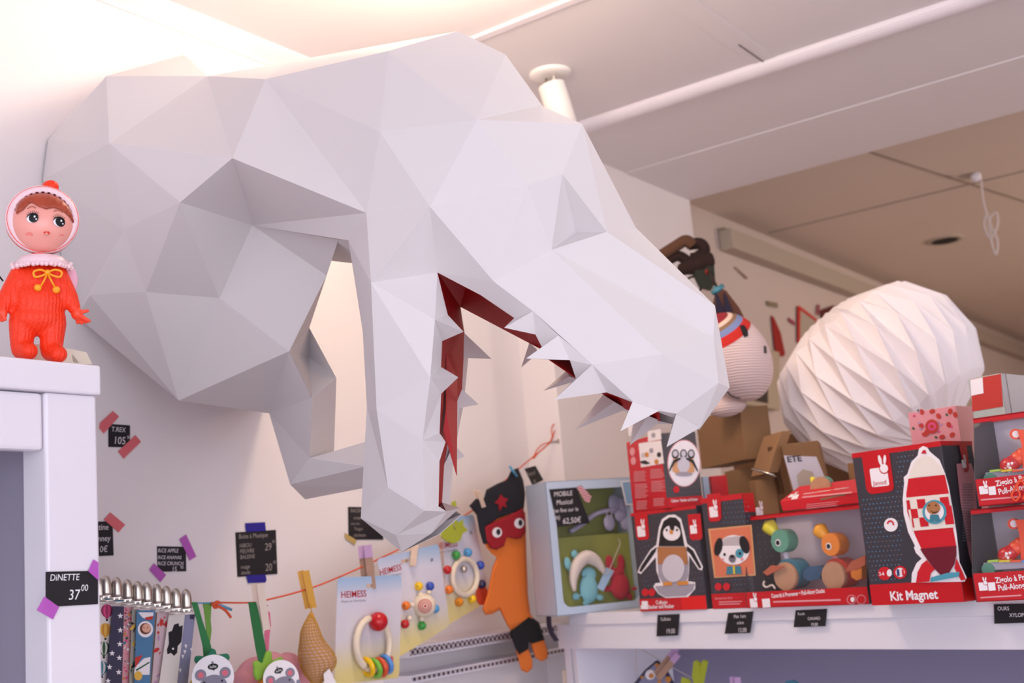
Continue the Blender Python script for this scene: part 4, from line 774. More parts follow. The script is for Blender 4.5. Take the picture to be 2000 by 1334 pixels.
# black tag with blue peg at its top
t = price_tag(sf, [(990, 920), (1012, 914), (1028, 942), (1006, 952)], [(.1, .4, .3, 'Renard'), (.5, .85, .32, '19')], [], 'tiny tilted black tag above the cap of the masked plush puppet', 'chalk_dim', up=.046)
t0 = thing('blue_peg', sf.q(1000, 920, .03), 'small slim blue peg pinning the tiny tag to the orange string', 'clothes peg', 'clothes pegs on the string')
b = MB(); b.tube([sf.q(995, 911, .052), sf.q(1009, 930, .052)], [.0022, .003], 'string_blue', 6); b.build('jaw', t0); b = MB(); b.tube([sf.q(997, 911, .044), sf.q(1009, 930, .048)], [.002, .0025], 'string_blue', 6); b.build('jaw', t0)
# ================================================================== white shelf with toy boxes
A_ = onz(1200, 1219, 1.466); B_ = onz(1942, 1203, 1.466)
su = (B_ - A_).normalized(); sh = Fr(A_, su, (0, 0, 1)); sh = Fr(sh.o, sh.u, sh.v, sh.u.cross(sh.v))      # n points to the room
ZS = 1.490; z0 = A_.z
t = thing('display_shelf', A_ + V((0, 0, -0.05)), 'long white display shelf with a deep front apron carrying the red toy boxes', 'shelf')
aL = sh.ab(1112, 1222)[0]; aL2 = sh.ab(1086, 1245)[0]
b = MB(); b.box(sh, aL, 0, -0.42, 1.7, ZS - z0, 0, 'shelf_white'); b.build('shelf_board', t, bevel=.0015)
b = MB(); b.box(sh, aL2, -0.050, -0.02, 1.7, 0, -0.004, 'shelf_white'); b.build('apron', t, bevel=.001)
b = MB(); b.box(sh, aL2, -1.46, -0.42, aL2 + .02, -.05, -.02, 'shelf_white'); b.build('side_panel', t)
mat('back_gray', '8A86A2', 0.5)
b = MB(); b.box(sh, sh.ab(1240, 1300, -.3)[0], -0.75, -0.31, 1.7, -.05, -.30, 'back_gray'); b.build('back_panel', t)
b = MB(); b.box(sh, sh.ab(1120, 1300, -.02)[0], -0.75, -0.30, sh.ab(1122, 1300, -.02)[0] + .01, -.05, -.02, 'shelf_white'); b.build('divider', t)
b = MB(); b.box(sh, aL2, -0.80, -0.42, 1.7, -0.75, 0, 'shelf_white'); b.build('lower_board', t)
st = Fr(V((0, 0, ZS)), (1, 0, 0), (0, 1, 0), (0, 0, 1))
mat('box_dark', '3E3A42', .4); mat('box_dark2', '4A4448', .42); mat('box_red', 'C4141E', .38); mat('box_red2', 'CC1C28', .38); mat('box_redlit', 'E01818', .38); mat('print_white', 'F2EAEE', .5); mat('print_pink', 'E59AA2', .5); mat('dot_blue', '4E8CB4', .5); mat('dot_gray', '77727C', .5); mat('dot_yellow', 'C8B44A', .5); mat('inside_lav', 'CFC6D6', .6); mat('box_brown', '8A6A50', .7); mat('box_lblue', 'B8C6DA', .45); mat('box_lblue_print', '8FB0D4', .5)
m = mat('clear_plastic', (1, 1, 1), .03, alpha=0.03, spec=0.8); m.node_tree.nodes['Principled BSDF'].inputs['Specular IOR Level'].default_value = .8
mat('d_cream', 'EAE0D6', .45); mat('d_black', '1E191C', .4); mat('d_orange', 'D98C3A', .45); mat('d_brown', 'B07448', .5); mat('d_gray', 'A39CA8', .45); mat('d_teal', '3E7F92', .45); mat('d_maroon', '6E1428', .4); mat('d_blue', '4C9CB2', .45); mat('d_flag', '28386E', .5); mat('d_coral', 'D87858', .6); mat('d_lgray', 'CFC8D2', .5); mat('d_peach', 'D9A070', .5)
def corner(px, s, py=1190):
    a, _ = sh.ab(px, py, -s); p = sh.p(a, 0, -s); p.z = ZS; return p
class Box:
    """carton standing on z0 with a front face (frame F) and a second visible face (frame S)"""
    def __init__(s, name, label, cpx, sback, yaw, right=None, left=None, top=None, topy=None, z=None, cpy=1190, front='R', depth=None, cat='toy box', group='toy boxes on the display shelf', mat_='box_dark', sides=None, build=True, dims=None):
        z = ZS if z is None else z
        p = corner(cpx, sback, cpy); p.z = z
        u = (su * math.cos(yaw) + V((-su.y, su.x, 0)) * math.sin(yaw)).normalized(); n = V((u.y, -u.x, 0))     # n to the room
        s.h = reach(p, V((0, 0, 1)), py=topy) if topy else top
        q = p + V((0, 0, s.h * .5 if False else 0))
        s.u, s.n, s.o = u, n, p
        if left is not None and right is not None:                    # corner in the middle: front face to the left or right
            pass
        s.wr = reach(q, u, px=right) if right is not None else None
        s.wl = reach(q, -u, px=left) if left is not None else None
        s.t = thing(name, p, label, cat, group)
        s.name = name
def carton(name, label, cpx, s_, yaw, w_px, depth, topy, z=None, cpy=1190, left=False, m='box_dark', cat='toy box', group='toy boxes on the display shelf', dback=None, build=True):
    """corner at column cpx, s_ behind the shelf front; wide face runs right (or left) to column w_px, the carton goes back by depth"""
    z = ZS if z is None else z
    p = corner(cpx, s_, cpy); p.z = z
    u = (su * math.cos(yaw) + V((-su.y, su.x, 0)) * math.sin(yaw)).normalized()
    h = reach(p, V((0, 0, 1)), py=topy); pe = p + V((0, 0, max(0, reach(p, V((0, 0, 1)), py=cpy))))
    if left: wd = reach(pe, -u, px=w_px); o = p - u * wd
    else: wd = reach(pe, u, px=w_px); o = p
    F = Fr(o, u, (0, 0, 1)); F = Fr(F.o, F.u, F.v, F.u.cross(F.v))
    back = -F.n
    S = Fr(F.p(wd, 0), back, (0, 0, 1)); S = Fr(S.o, S.u, S.v, S.u.cross(S.v))            # right side face
    Lf = Fr(F.p(0, 0, -depth), F.n, (0, 0, 1)); Lf = Fr(Lf.o, Lf.u, Lf.v, Lf.u.cross(Lf.v))  # left side face
    t = thing(name, F.p(wd / 2, 0, -depth / 2), label, cat, group)
    if build:
        b = MB(); b.box(F, 0, 0, -depth, wd, h, 0, m); b.build('carton', t, bevel=.0008)
    return t, F, S, Lf, wd, h
def quadmap(fr, pts, c): return fr.pl(pts, c)
def PP(b, fr, pts, m, e): b.flat(fr, fr.pl(pts, e), e, m)
def dots(b, fr, quad, m1, m2, n, e, r=1.0, seed=1, avoid=None):
    rnd = random.Random(seed); (x0, y0), (x1, y1), (x2, y2), (x3, y3) = quad; rows = n
    H = abs(y3 - y0); W_ = abs(x1 - x0); nr = max(2, int(H / 9)); ncl = max(2, int(W_ / 7))
    for i in range(nr):
        for j in range(ncl):
            s_, v_ = (j + .5 + (.5 if i % 2 else 0)) / (ncl + .5), (i + .5) / nr
            x = (x0 * (1 - s_) + x1 * s_) * (1 - v_) + (x3 * (1 - s_) + x2 * s_) * v_; y = (y0 * (1 - s_) + y1 * s_) * (1 - v_) + (y3 * (1 - s_) + y2 * s_) * v_
            if avoid and avoid(x, y): continue
            b.flat(fr, fr.pl(ell(x, y, r, r, 6), e), e, m1 if rnd.random() < .6 else m2)
def bunny(b, fr, x, y, s, e, name=True):
    """white square with the rabbit head and two ears; x,y lower left, s size in measured points"""
    k = fr.k(x, y); a, c = fr.ab(x, y, e); g = fr.sub(a, c, e)
    w_ = s * k * 1.12
    b.rrect(g, 0, 0, w_ * .74, w_ * .70, w_ * .07, 0, 'print_white'); b.disc(g, w_ * .62, w_ * .64, w_ * .21, .0002, 'box_red', w_ * .20); b.disc(g, w_ * .62, w_ * .65, w_ * .17, .0004, 'print_white', w_ * .165)
    b.disc(g, w_ * .50, w_ * .97, w_ * .07, .0004, 'print_white', w_ * .2, rot=.12); b.disc(g, w_ * .70, w_ * .97, w_ * .06, .0004, 'print_white', w_ * .18, rot=-.2)
    if name: b.text(g, w_ * .36, w_ * .06, .0004, 'Janod', w_ * .24, 'box_red', 0, 1.05, 'CENTER')
def lines(b, fr, x0, y0, x1, y1, n, m, e, sl=0.0, gap=.5, seed=3):
    rnd = random.Random(seed); dy = (y1 - y0) / n
    for i in range(n):
        xe = x1 - rnd.random() * .25 * (x1 - x0); PP(b, fr, [(x0, y0 + i * dy), (xe, y0 + i * dy + sl * (xe - x0)), (xe, y0 + (i + gap) * dy + sl * (xe - x0)), (x0, y0 + (i + gap) * dy)], m, e)
def txt(b, fr, x, y, s, txt_, m, e, bold=0.01, sx=1.0, ang=0.0):
    a, c = fr.ab(x, y, e); k = fr.k(x, y); b.text(fr.sub(a, c, e, ang), 0, 0, 0, txt_, s * k * 1.3, m, bold, sx)
E = 0.0006
m = MATS['tape_lattice']; nt = m.node_tree; ck = nt.nodes.new('ShaderNodeTexChecker'); ck.inputs['Scale'].default_value = 330; ck.inputs['Color1'].default_value = (.72, .5, .54, 1); ck.inputs['Color2'].default_value = (.36, .04, .06, 1)
tc = nt.nodes.new('ShaderNodeTexCoord'); nt.links.new(tc.outputs['Object'], ck.inputs['Vector']); nt.links.new(ck.outputs['Color'], nt.nodes['Principled BSDF'].inputs['Base Color'])
# ---- light blue box with the musical mobile
t, F, S, Lf, wd, h = carton('musical_mobile_box', 'large pale blue box with a window showing plush toys, leftmost on the shelf', 1088, -0.07, 1.36, 1262, .10, 941, cpy=1200, build=False)
a0, b0 = F.ab(1104, 1190); a1 = F.ab(1236, 965)[0]; b1 = F.ab(1105, 958)[1]
a0 = F.ab(1092, 1080)[0] ; a0 = max(a0, .014); b0 = max(F.ab(1110, 1190)[1], .016); b1 = min(F.ab(1110, 957)[1], h - .012); a1 = wd - .014
b = MB()
outer = [(0, 0), (wd, 0), (wd, h), (0, h)]; inner = rr(a0, b0, a1, b1, .012, 5)
# front sheet with a hole: strips around the window
b.box(F, 0, 0, -.0015, wd, b0, 0, 'box_lblue'); b.box(F, 0, b1, -.0015, wd, h, 0, 'box_lblue'); b.box(F, 0, b0, -.0015, a0, b1, 0, 'box_lblue'); b.box(F, a1, b0, -.0015, wd, b1, 0, 'box_lblue')
for cx, cy, sx_, sy_ in ((a0, b0, 1, 1), (a1, b0, -1, 1)):
    r = .018; pts = [(cx, cy)] + [(cx + sx_ * (r - r * math.sin(i / 6 * math.pi / 2)), cy + sy_ * (r - r * math.cos(i / 6 * math.pi / 2))) for i in range(7)]; b.prism(F, pts, -.0015, 0, 'box_lblue')
b.box(F, 0, 0, -.10, .0015, h, 0, 'box_lblue'); b.box(F, wd - .0015, 0, -.10, wd, h, 0, 'box_lblue'); b.box(F, 0, 0, -.10, wd, .0015, 0, 'box_lblue'); b.box(F, 0, h - .0015, -.10, wd, h, 0, 'box_lblue'); b.box(F, 0, 0, -.10, wd, h, -.098, 'box_lblue'); b.build('carton', t)
mat('olive_felt', '8A8C3A', .8); mat('mobile_gray', 'A7A0BC', .4); mat('plush_aqua', '7FBCC8', .9, bump=.3, bscale=250); mat('plush_red', 'B81E34', .9, bump=.3, bscale=250); mat('plush_cream', 'E0CFC6', .9, bump=.3, bscale=250); mat('card_blue', 'A6C4E4', .6)
zf_ = F.ab(1100, 1050, -.05)[1]
b = MB(); b.box(F, .003, .003, -.09, wd - .003, h - .003, -.085, 'olive_felt'); b.box(F, .003, .003, -.085, wd - .003, zf_, -.04, 'olive_felt'); b.build('inner_tray', t)
b = MB(); b.rect(F, a0, b0, a1, b1, -.0008, 'clear_plastic'); b.build('window', t)
c = -.03
def FB(b, pts, m, r=None): 
    for x, y, rx, ry in pts: k = F.k(x, y); b.ball(F.q(x, y, c), rx * k, m, .42 * min(rx, ry) * k, ry * k, Fr((0, 0, 0), F.u, F.n * -1, F.v), k=14, j=10)
IN = 'plush toys inside the pale blue box'
t2 = thing('aqua_rabbit_plush', F.q(1150, 1185, c), 'aqua blue rabbit plush inside the pale blue window box', 'plush toy'); b = MB(); FB(b, [(1150, 1150, 21, 28), (1108, 1100, 8, 13), (1122, 1082, 8, 9), (1115, 1110, 7, 12), (1125, 1165, 9, 8), (1172, 1167, 9, 7), (1145, 1178, 9, 6), (1150, 1122, 17, 15), (1128, 1100, 9, 20)], 'plush_aqua'); b.build('body', t2, remesh=.0022, smooth_it=2)
b = MB(); c = -.015; b.tube([F.q(x, y, c) for x, y in ((1136, 1124), (1140, 1128), (1146, 1124))], .0007, 'd_black', 5); b.build('closed_eye', t2)
c = -.024; b = MB(); 
pp = smoothpath([F.q(x, y, -.018) for x, y in ((1122, 1155), (1120, 1130), (1128, 1103), (1146, 1088), (1166, 1098), (1180, 1118))], 4); n_ = len(pp); b.tube(pp, [.004 + .013 * math.sin(math.pi * i / (n_ - 1)) for i in range(n_)], 'plush_cream', 12, flat=.7); tag(b.build('moon_plush'), 'cream crescent moon plush lying over the aqua rabbit', 'plush toy')
c = -.03
t2 = thing('red_rabbit_plush', F.q(1210, 1170, c), 'red rabbit plush inside the pale blue window box', 'plush toy'); b = MB(); FB(b, [(1211, 1145, 22, 27), (1190, 1100, 9, 17), (1213, 1100, 9, 18), (1205, 1122, 18, 14), (1187, 1150, 10, 7), (1230, 1165, 7, 8), (1238, 1150, 8, 5)], 'plush_red'); b.build('body', t2, remesh=.0022, smooth_it=2)
b = MB(); b.tube([F.q(x, y, -.008) for x, y in ((1205, 1118), (1210, 1121), (1217, 1120))], .0007, 'd_black', 5); b.build('closed_eye', t2)
b = MB(); b.prism(F, F.pl([(1184, 1108), (1199, 1115), (1178, 1155), (1166, 1148)], -.02), -.02, -.0192, 'card_blue'); b.tube(smoothpath([F.q(x, y, -.016) for x, y in ((1207, 1052), (1211, 1062), (1204, 1080), (1194, 1104), (1186, 1120), (1176, 1120))]), .0009, 'plush_cream', 5); tag(b.build('swing_tag'), 'pale blue square tag on a cord between the two plush rabbits', 'tag')
b = MB(); c = -.045; FB(b, [(1200, 985, 14, 20), (1218, 985, 17, 16), (1212, 1006, 14, 14), (1190, 1021, 13, 16), (1222, 1022, 12, 14)], 'mobile_gray'); b.tube(smoothpath([F.q(x, y, -.045) for x, y in ((1114, 1038), (1135, 1025), (1165, 1003), (1200, 995))]), .011, 'mobile_gray', 8, flat=.5)
b.tube([F.q(1190 + 5 * math.cos(a), 1004 + 8 * math.sin(a), -.03) for a in [i * .63 for i in range(10)]], .0014, 'mobile_gray', 6, True); tag(b.build('mobile_arm'), 'lavender grey mobile arm with cloud in the top of the pale blue box', 'mobile')
price_tag(F, [(1072, 956), (1125, 952), (1152, 1022), (1088, 1029)], [(.14, .2, .18, 'MOBiLE'), (.2, .42, .18, 'Musical'), (.06, .62, .15, '(se fixe sur le'), (.1, .8, .15, 'lit)'), (.36, .93, .21, '62,50€')],
          [([(1125, 952), (1134, 948), (1154, 970), (1150, 982), (1142, 980)], 'tape_lattice')], 'tilted black tag reading MOBiLE Musical 62,50 € on the pale blue box')
b = MB(); PP(b, F, [(1212, 940), (1236, 938), (1240, 986), (1222, 987)], 'print_white', .0012); PP(b, F, [(1215, 942), (1236, 940), (1239, 983), (1224, 984)], 'box_lblue_print', .0016); tag(b.build('blue_sticker'), 'small white-edged blue sticker on the upper right of the pale blue box', 'sticker')
# ---- lower penguin box
t, F, S, Lf, wd, h = carton('penguin_toy_box', 'dark box with a black penguin stacking toy, lower of the two penguin boxes', 1251, -.005, 0.02, 1381, .13, 1003)
hp1 = h
b = MB(); e = E; top = b.v
bb = F.ab(1251, 1170)[1]
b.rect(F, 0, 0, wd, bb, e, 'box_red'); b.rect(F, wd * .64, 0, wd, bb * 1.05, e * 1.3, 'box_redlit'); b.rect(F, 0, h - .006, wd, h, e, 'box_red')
for x in (1239, 1343): PP(b, F, [(x, 1005), (x + 25, 1003), (x + 29, 1048), (x + 26, 1054), (x + 8, 1055), (x + 4, 1050)], 'box_red', e * 1.5)
bunny(b, F, 1246, 1049, 26, e * 2, False); bunny(b, F, 1349, 1043, 21, e * 2, False)
dots(b, F, [(1244, 1060), (1362, 1010), (1378, 1160), (1254, 1168)], 'dot_gray', 'dot_blue', 1, e, .9)
# penguin: white outline then colours
PP(b, F, [(1287, 1030), (1293, 1014), (1305, 1006), (1318, 1005), (1330, 1013), (1337, 1040), (1342, 1062), (1356, 1073), (1373, 1107), (1371, 1114), (1364, 1112), (1346, 1085), (1346, 1115), (1344, 1135), (1358, 1137), (1358, 1150), (1344, 1166), (1300, 1168), (1286, 1160), (1276, 1146), (1280, 1139), (1290, 1138), (1282, 1115), (1281, 1088), (1252, 1121), (1245, 1118), (1250, 1106), (1270, 1074), (1282, 1064)], 'print_white', e * 2)
PP(b, F, [(1290, 1035), (1296, 1018), (1308, 1010), (1320, 1011), (1328, 1020), (1333, 1045), (1337, 1067), (1286, 1067)], 'd_black', e * 3)
PP(b, F, [(1283, 1068), (1280, 1078), (1253, 1117), (1248, 1116), (1252, 1106), (1272, 1076)], 'd_black', e * 3); PP(b, F, [(1342, 1066), (1354, 1076), (1370, 1108), (1366, 1111), (1348, 1082), (1341, 1075)], 'd_black', e * 3)
PP(b, F, [(1284, 1068), (1340, 1068), (1345, 1100), (1344, 1125), (1338, 1142), (1296, 1142), (1286, 1125), (1284, 1095)], 'd_gray', e * 3); PP(b, F, [(1284, 1068), (1340, 1068), (1344, 1102), (1285, 1102)], 'd_brown', e * 4)
PP(b, F, ell(1315, 1110, 22, 27), 'd_lgray', e * 5); PP(b, F, ell(1312, 1041, 17, 15), 'print_white', e * 4); PP(b, F, [(1306, 1024), (1318, 1024), (1316, 1036), (1310, 1037)], 'd_black', e * 5); PP(b, F, ell(1311, 1039, 3.4, 4.5), 'd_orange', e * 6)
for x in (1302, 1322): PP(b, F, ell(x, 1035, 2, 2.4), 'd_black', e * 6)
PP(b, F, [(1295, 1137), (1312, 1136), (1313, 1143), (1295, 1144)], 'd_orange', e * 5); PP(b, F, [(1322, 1136), (1344, 1135), (1344, 1142), (1322, 1143)], 'd_orange', e * 5); PP(b, F, [(1279, 1145), (1357, 1140), (1354, 1152), (1340, 1164), (1300, 1166), (1286, 1158)], 'd_gray', e * 3)
for x in (1260, 1273): PP(b, F, ell(x, 1157, 7, 7.5), 'box_red2', e * 3)
bunny(b, F, 1252, 1190, 10, e * 2, False); PP(b, F, [(1253, 1174), (1265, 1174), (1266, 1190), (1254, 1190)], 'print_white', e * 3)
txt(b, F, 1281, 1180, 7.5, 'Culbuto', 'print_white', e * 2, .02); txt(b, F, 1266, 1189, 8, 'Stacker and Rocker', 'print_white', e * 2, .02, .86); b.build('printed_front', t)
# ---- upper penguin box, corner towards the camera
zt = ZS + hp1 + .001
t, F, S, Lf, wd, h = carton('penguin_toy_box', 'dark and red box on top of the other penguin box, under the dinosaur teeth', 1305, -.01, 1.28, 1374, .0, 846, z=zt, cpy=995, build=False)
# left face runs back-left from the same corner
uL = -F.u.cross(V((0, 0, 1))); lw = None
dL = V((0, 0, 1)).cross(F.u)                       # direction pointing back
lw = reach(F.o, dL, px=1238); 
b = MB(); Lf = Fr(F.o + dL * lw, -dL, (0, 0, 1)); Lf = Fr(Lf.o, Lf.u, Lf.v, Lf.u.cross(Lf.v)); b.box(F, 0, 0, -lw, wd, h, 0, 'box_dark2'); b.build('carton', t, bevel=.0008)
b = MB(); b.rect(F, 0, 0, wd, F.ab(1310, 972)[1], E, 'box_red'); dots(b, F, [(1300, 852), (1366, 842), (1372, 965), (1308, 968)], 'dot_gray', 'dot_gray', 1, E, .9, avoid=lambda x, y: abs(x - 1335) < 35 and 860 < y < 950)
PP(b, F, ell(1336, 905, 32.5, 46, 30), 'print_pink', E); PP(b, F, ell(1336, 905, 31, 44.5, 30), 'print_white', E * 2)
for x in (1319, 1335, 1350): PP(b, F, ell(x, 887, 7, 9.5), 'd_black', E * 3); PP(b, F, ell(x, 886, 4.6, 6), 'd_lgray', E * 4)
PP(b, F, [(1315, 895), (1354, 895), (1357, 922), (1349, 925), (1322, 926), (1313, 920)], 'd_peach', E * 3); PP(b, F, ell(1335, 908, 12, 16), 'd_lgray', E * 4); PP(b, F, ell(1336, 926, 17, 4), 'd_gray', E * 4)
for s_ in (-1, 1): PP(b, F, [(1335 + s_ * 6, 893), (1335 + s_ * 20, 899), (1335 + s_ * 29, 920), (1335 + s_ * 27, 921), (1335 + s_ * 17, 904), (1335 + s_ * 5, 897)], 'd_black', E * 5)
PP(b, F, ell(1321, 956, 6, 7), 'box_red2', E * 2); txt(b, F, 1311, 981, 6, 'Culbuto • Stacker and Rocker', 'print_white', E * 2, .02, .62); b.build('printed_front', t)
b = MB(); b.rect(Lf, 0, 0, lw, h, E, 'box_red2')
PP(b, Lf, [(1247, 866), (1291, 860), (1297, 905), (1252, 913)], 'print_white', E * 2); PP(b, Lf, [(1265, 842), (1290, 838), (1292, 858), (1266, 863)], 'print_white', E * 2); PP(b, Lf, [(1226, 828), (1240, 826), (1242, 850), (1228, 852)], 'print_white', E * 2)
for x, y, m_ in ((1256, 889, 'd_lgray'), (1263, 888, 'd_orange'), (1272, 880, 'd_gray'), (1287, 888, 'd_black'), (1282, 902, 'd_orange'), (1276, 850, 'd_gray')): PP(b, Lf, ell(x, y, 4, 5), m_, E * 3)
PP(b, Lf, [(1250, 901), (1260, 899), (1270, 905), (1262, 907), (1252, 905)], 'd_black', E * 3)
for x0, y0, x1, y1, n in ((1238, 921, 1262, 942, 7), (1270, 917, 1298, 936, 6), (1240, 946, 1266, 975, 9), (1272, 940, 1300, 962, 8), (1243, 979, 1268, 997, 5), (1276, 974, 1302, 990, 5)): lines(b, Lf, x0, y0, x1, y1, n, 'print_pink', E * 2, -.06, .4, n)
PP(b, Lf, ell(1235, 882, 5, 8), 'print_pink', E * 2); PP(b, Lf, ell(1237, 900, 5, 8), 'print_pink', E * 2); b.build('printed_side', t)
# ---- puppy box
t, F, S, Lf, wd, h = carton('puppy_puzzle_box', 'grey and red box with a black-eared puppy picture, between penguin box and duck box', 1393, .0, 0.0, 1476, .03, 974)
b = MB(); b.rect(F, 0, 0, wd, F.ab(1395, 1160)[1], E, 'box_red'); b.rect(F, 0, h - .010, wd, h, E, 'box_red'); PP(b, F, [(1380, 966), (1407, 963), (1409, 1012), (1404, 1018), (1388, 1019), (1384, 1014)], 'box_red', E * 2); bunny(b, F, 1387, 1011, 26, E * 3, False)
dots(b, F, [(1410, 978), (1464, 975), (1468, 1022), (1410, 1026)], 'dot_blue', 'dot_gray', 1, E, 1); dots(b, F, [(1390, 1130), (1470, 1125), (1472, 1155), (1394, 1160)], 'dot_gray', 'dot_blue', 1, E, .9)
PP(b, F, [(1383, 1033), (1468, 1025), (1476, 1124), (1395, 1129)], 'd_peach', E * 2); PP(b, F, [(1387, 1036), (1465, 1028), (1472, 1121), (1398, 1126)], 'd_coral', E * 3)
PP(b, F, ell(1433, 1074, 31, 29, 28), 'print_white', E * 4); PP(b, F, [(1414, 1050), (1452, 1046), (1456, 1066), (1411, 1066)], 'print_white', E * 4)
PP(b, F, ell(1403, 1068, 8, 18, 18, .2), 'd_black', E * 5); PP(b, F, ell(1454, 1064, 9, 18, 18, -.3), 'd_black', E * 5); PP(b, F, ell(1444, 1081, 8, 9), 'd_blue', E * 5)
for x, y in ((1415, 1083), (1445, 1081)): PP(b, F, ell(x, y, 2.4, 3), 'd_black', E * 6)
PP(b, F, ell(1430, 1091, 7, 8), 'dot_gray', E * 6); PP(b, F, ell(1430, 1087, 4, 3), 'd_black', E * 7); PP(b, F, ell(1411, 1093, 3, 3), 'print_pink', E * 6); PP(b, F, ell(1449, 1092, 3, 3), 'print_pink', E * 6)
PP(b, F, [(1420, 1106), (1446, 1105), (1449, 1121), (1418, 1122)], 'd_teal', E * 5); PP(b, F, [(1431, 1105), (1435, 1105), (1436, 1121), (1432, 1121)], 'plush_yellow', E * 6)
for x in (1403, 1419): PP(b, F, ell(x, 1146, 7, 7.5), 'box_red2', E * 3)
txt(b, F, 1397, 1171, 4.6, 'Mes Premiers Cubes • My First', 'print_pink', E * 2, .01, .6); lines(b, F, 1404, 1175, 1452, 1184, 2, 'print_pink', E * 2, -.03, .4); b.build('printed_front', t)
b = MB(); b.rect(S, 0, h - .035, .03, h, E, 'box_red'); bunny(b, S, 1478, 1010, 24, E * 2, False); b.build('printed_side', t)
# ---- open display boxes (ducks, caterpillars)
def display(name, label, cpx, s_, yaw, rpx, depth, y_strip, topy, z=None, cpy=1190, title=(), dotm='dot_yellow', slant=.03, roofn=.02):
    t, F, S, Lf, wd, h = carton(name, label, cpx, s_, yaw, rpx, depth, topy, z=z, cpy=cpy, build=False)
    hs = F.ab(cpx, y_strip)[1]
    b = MB(); b.box(F, 0, 0, -.0015, wd, hs, 0, 'box_red'); b.box(F, 0, 0, -depth, wd, .0015, 0, 'box_red'); b.build('front_strip', t)
    b = MB(); b.box(F, 0, 0, -depth, wd, h, -depth + .0015, 'inside_lav'); b.build('back_panel', t)
    b = MB(); G = Fr(F.p(0, 0, 0), -F.n, F.v); 
    for xx in (0, wd): g = Fr(F.p(xx, 0, 0), -F.n, F.v, F.u); b.prism(g, [(0, 0), (depth, 0), (depth, h), (slant, h), (0, hs)], -.0007, .0007, 'box_dark')
    g = Fr(F.p(.0012, 0, 0), -F.n, F.v, F.u)
    for i in range(9):
        for j in range(5):
            a_ = slant * .4 + (depth - slant) * (j + .5) / 5; c_ = hs + (h - hs) * (i + .5) / 10; b.disc(g, a_, c_, .0009, 0, dotm, k=6)
    b.build('side_panels', t)
    b = MB(); b.box(F, 0, h - .0015, -depth, wd, h + .0015, -depth + .012, 'box_red'); b.box(F, 0, h - .0008, -slant - .014, wd, h + .0015, -slant + .004, 'box_red'); b.box(F, 0, h - .006, -slant, wd, h + .0015, -slant + .004, 'box_red'); b.build('top_flap', t)
    b = MB(); b.add([F.p(.001, hs, -.0008), F.p(wd - .001, hs, -.0008), F.p(wd - .001, h, -slant), F.p(.001, h, -slant)], [(0, 1, 2, 3)], 'clear_plastic'); b.build('window', t)
    return t, F, wd, h, hs
t, F, wd, h, hs = display('duck_toy_box', 'red open-fronted box holding two wooden pull-along ducks, standing on the shelf', 1460, -.012, .02, 1698, .11, 1157, 1012)
dbh = h
b = MB(); bunny(b, F, 1466, 1187, 22, E, False); PP(b, F, [(1488, 1170), (1503, 1169), (1505, 1186), (1490, 1187)], 'print_white', E); txt(b, F, 1507, 1168, 8.5, 'Canards à Promener • Pull-Along Ducks', 'print_white', E, .02, .72, .045); lines(b, F, 1510, 1174, 1650, 1178, 1, 'print_pink', E, -.03, .8)
for x in (1663, 1682): PP(b, F, ell(x, 1171, 9, 9.5), 'print_pink', E); PP(b, F, ell(x, 1171, 7.6, 8), 'box_red', E * 2)
PP(b, F, ell(1665, 1171, 4, 5), 'print_white', E * 3); b.build('printed_strip', t)
mat('duck_green', '5E9A84', .4); mat('duck_orange', 'E8862A', .4); mat('duck_yellow', 'E8D832', .4); mat('duck_beak', 'F2A61E', .4); mat('duck_teal', '3C7C94', .4); mat('duck_navy', '2C5478', .4); mat('duck_wood', 'C09070', .5, var=.15, vscale=30); mat('leather', 'B4583A', .6); mat('duck_red', 'C8402E', .4)
def CL(p, m=1690): return [(min(x, m), y) for x, y in p]
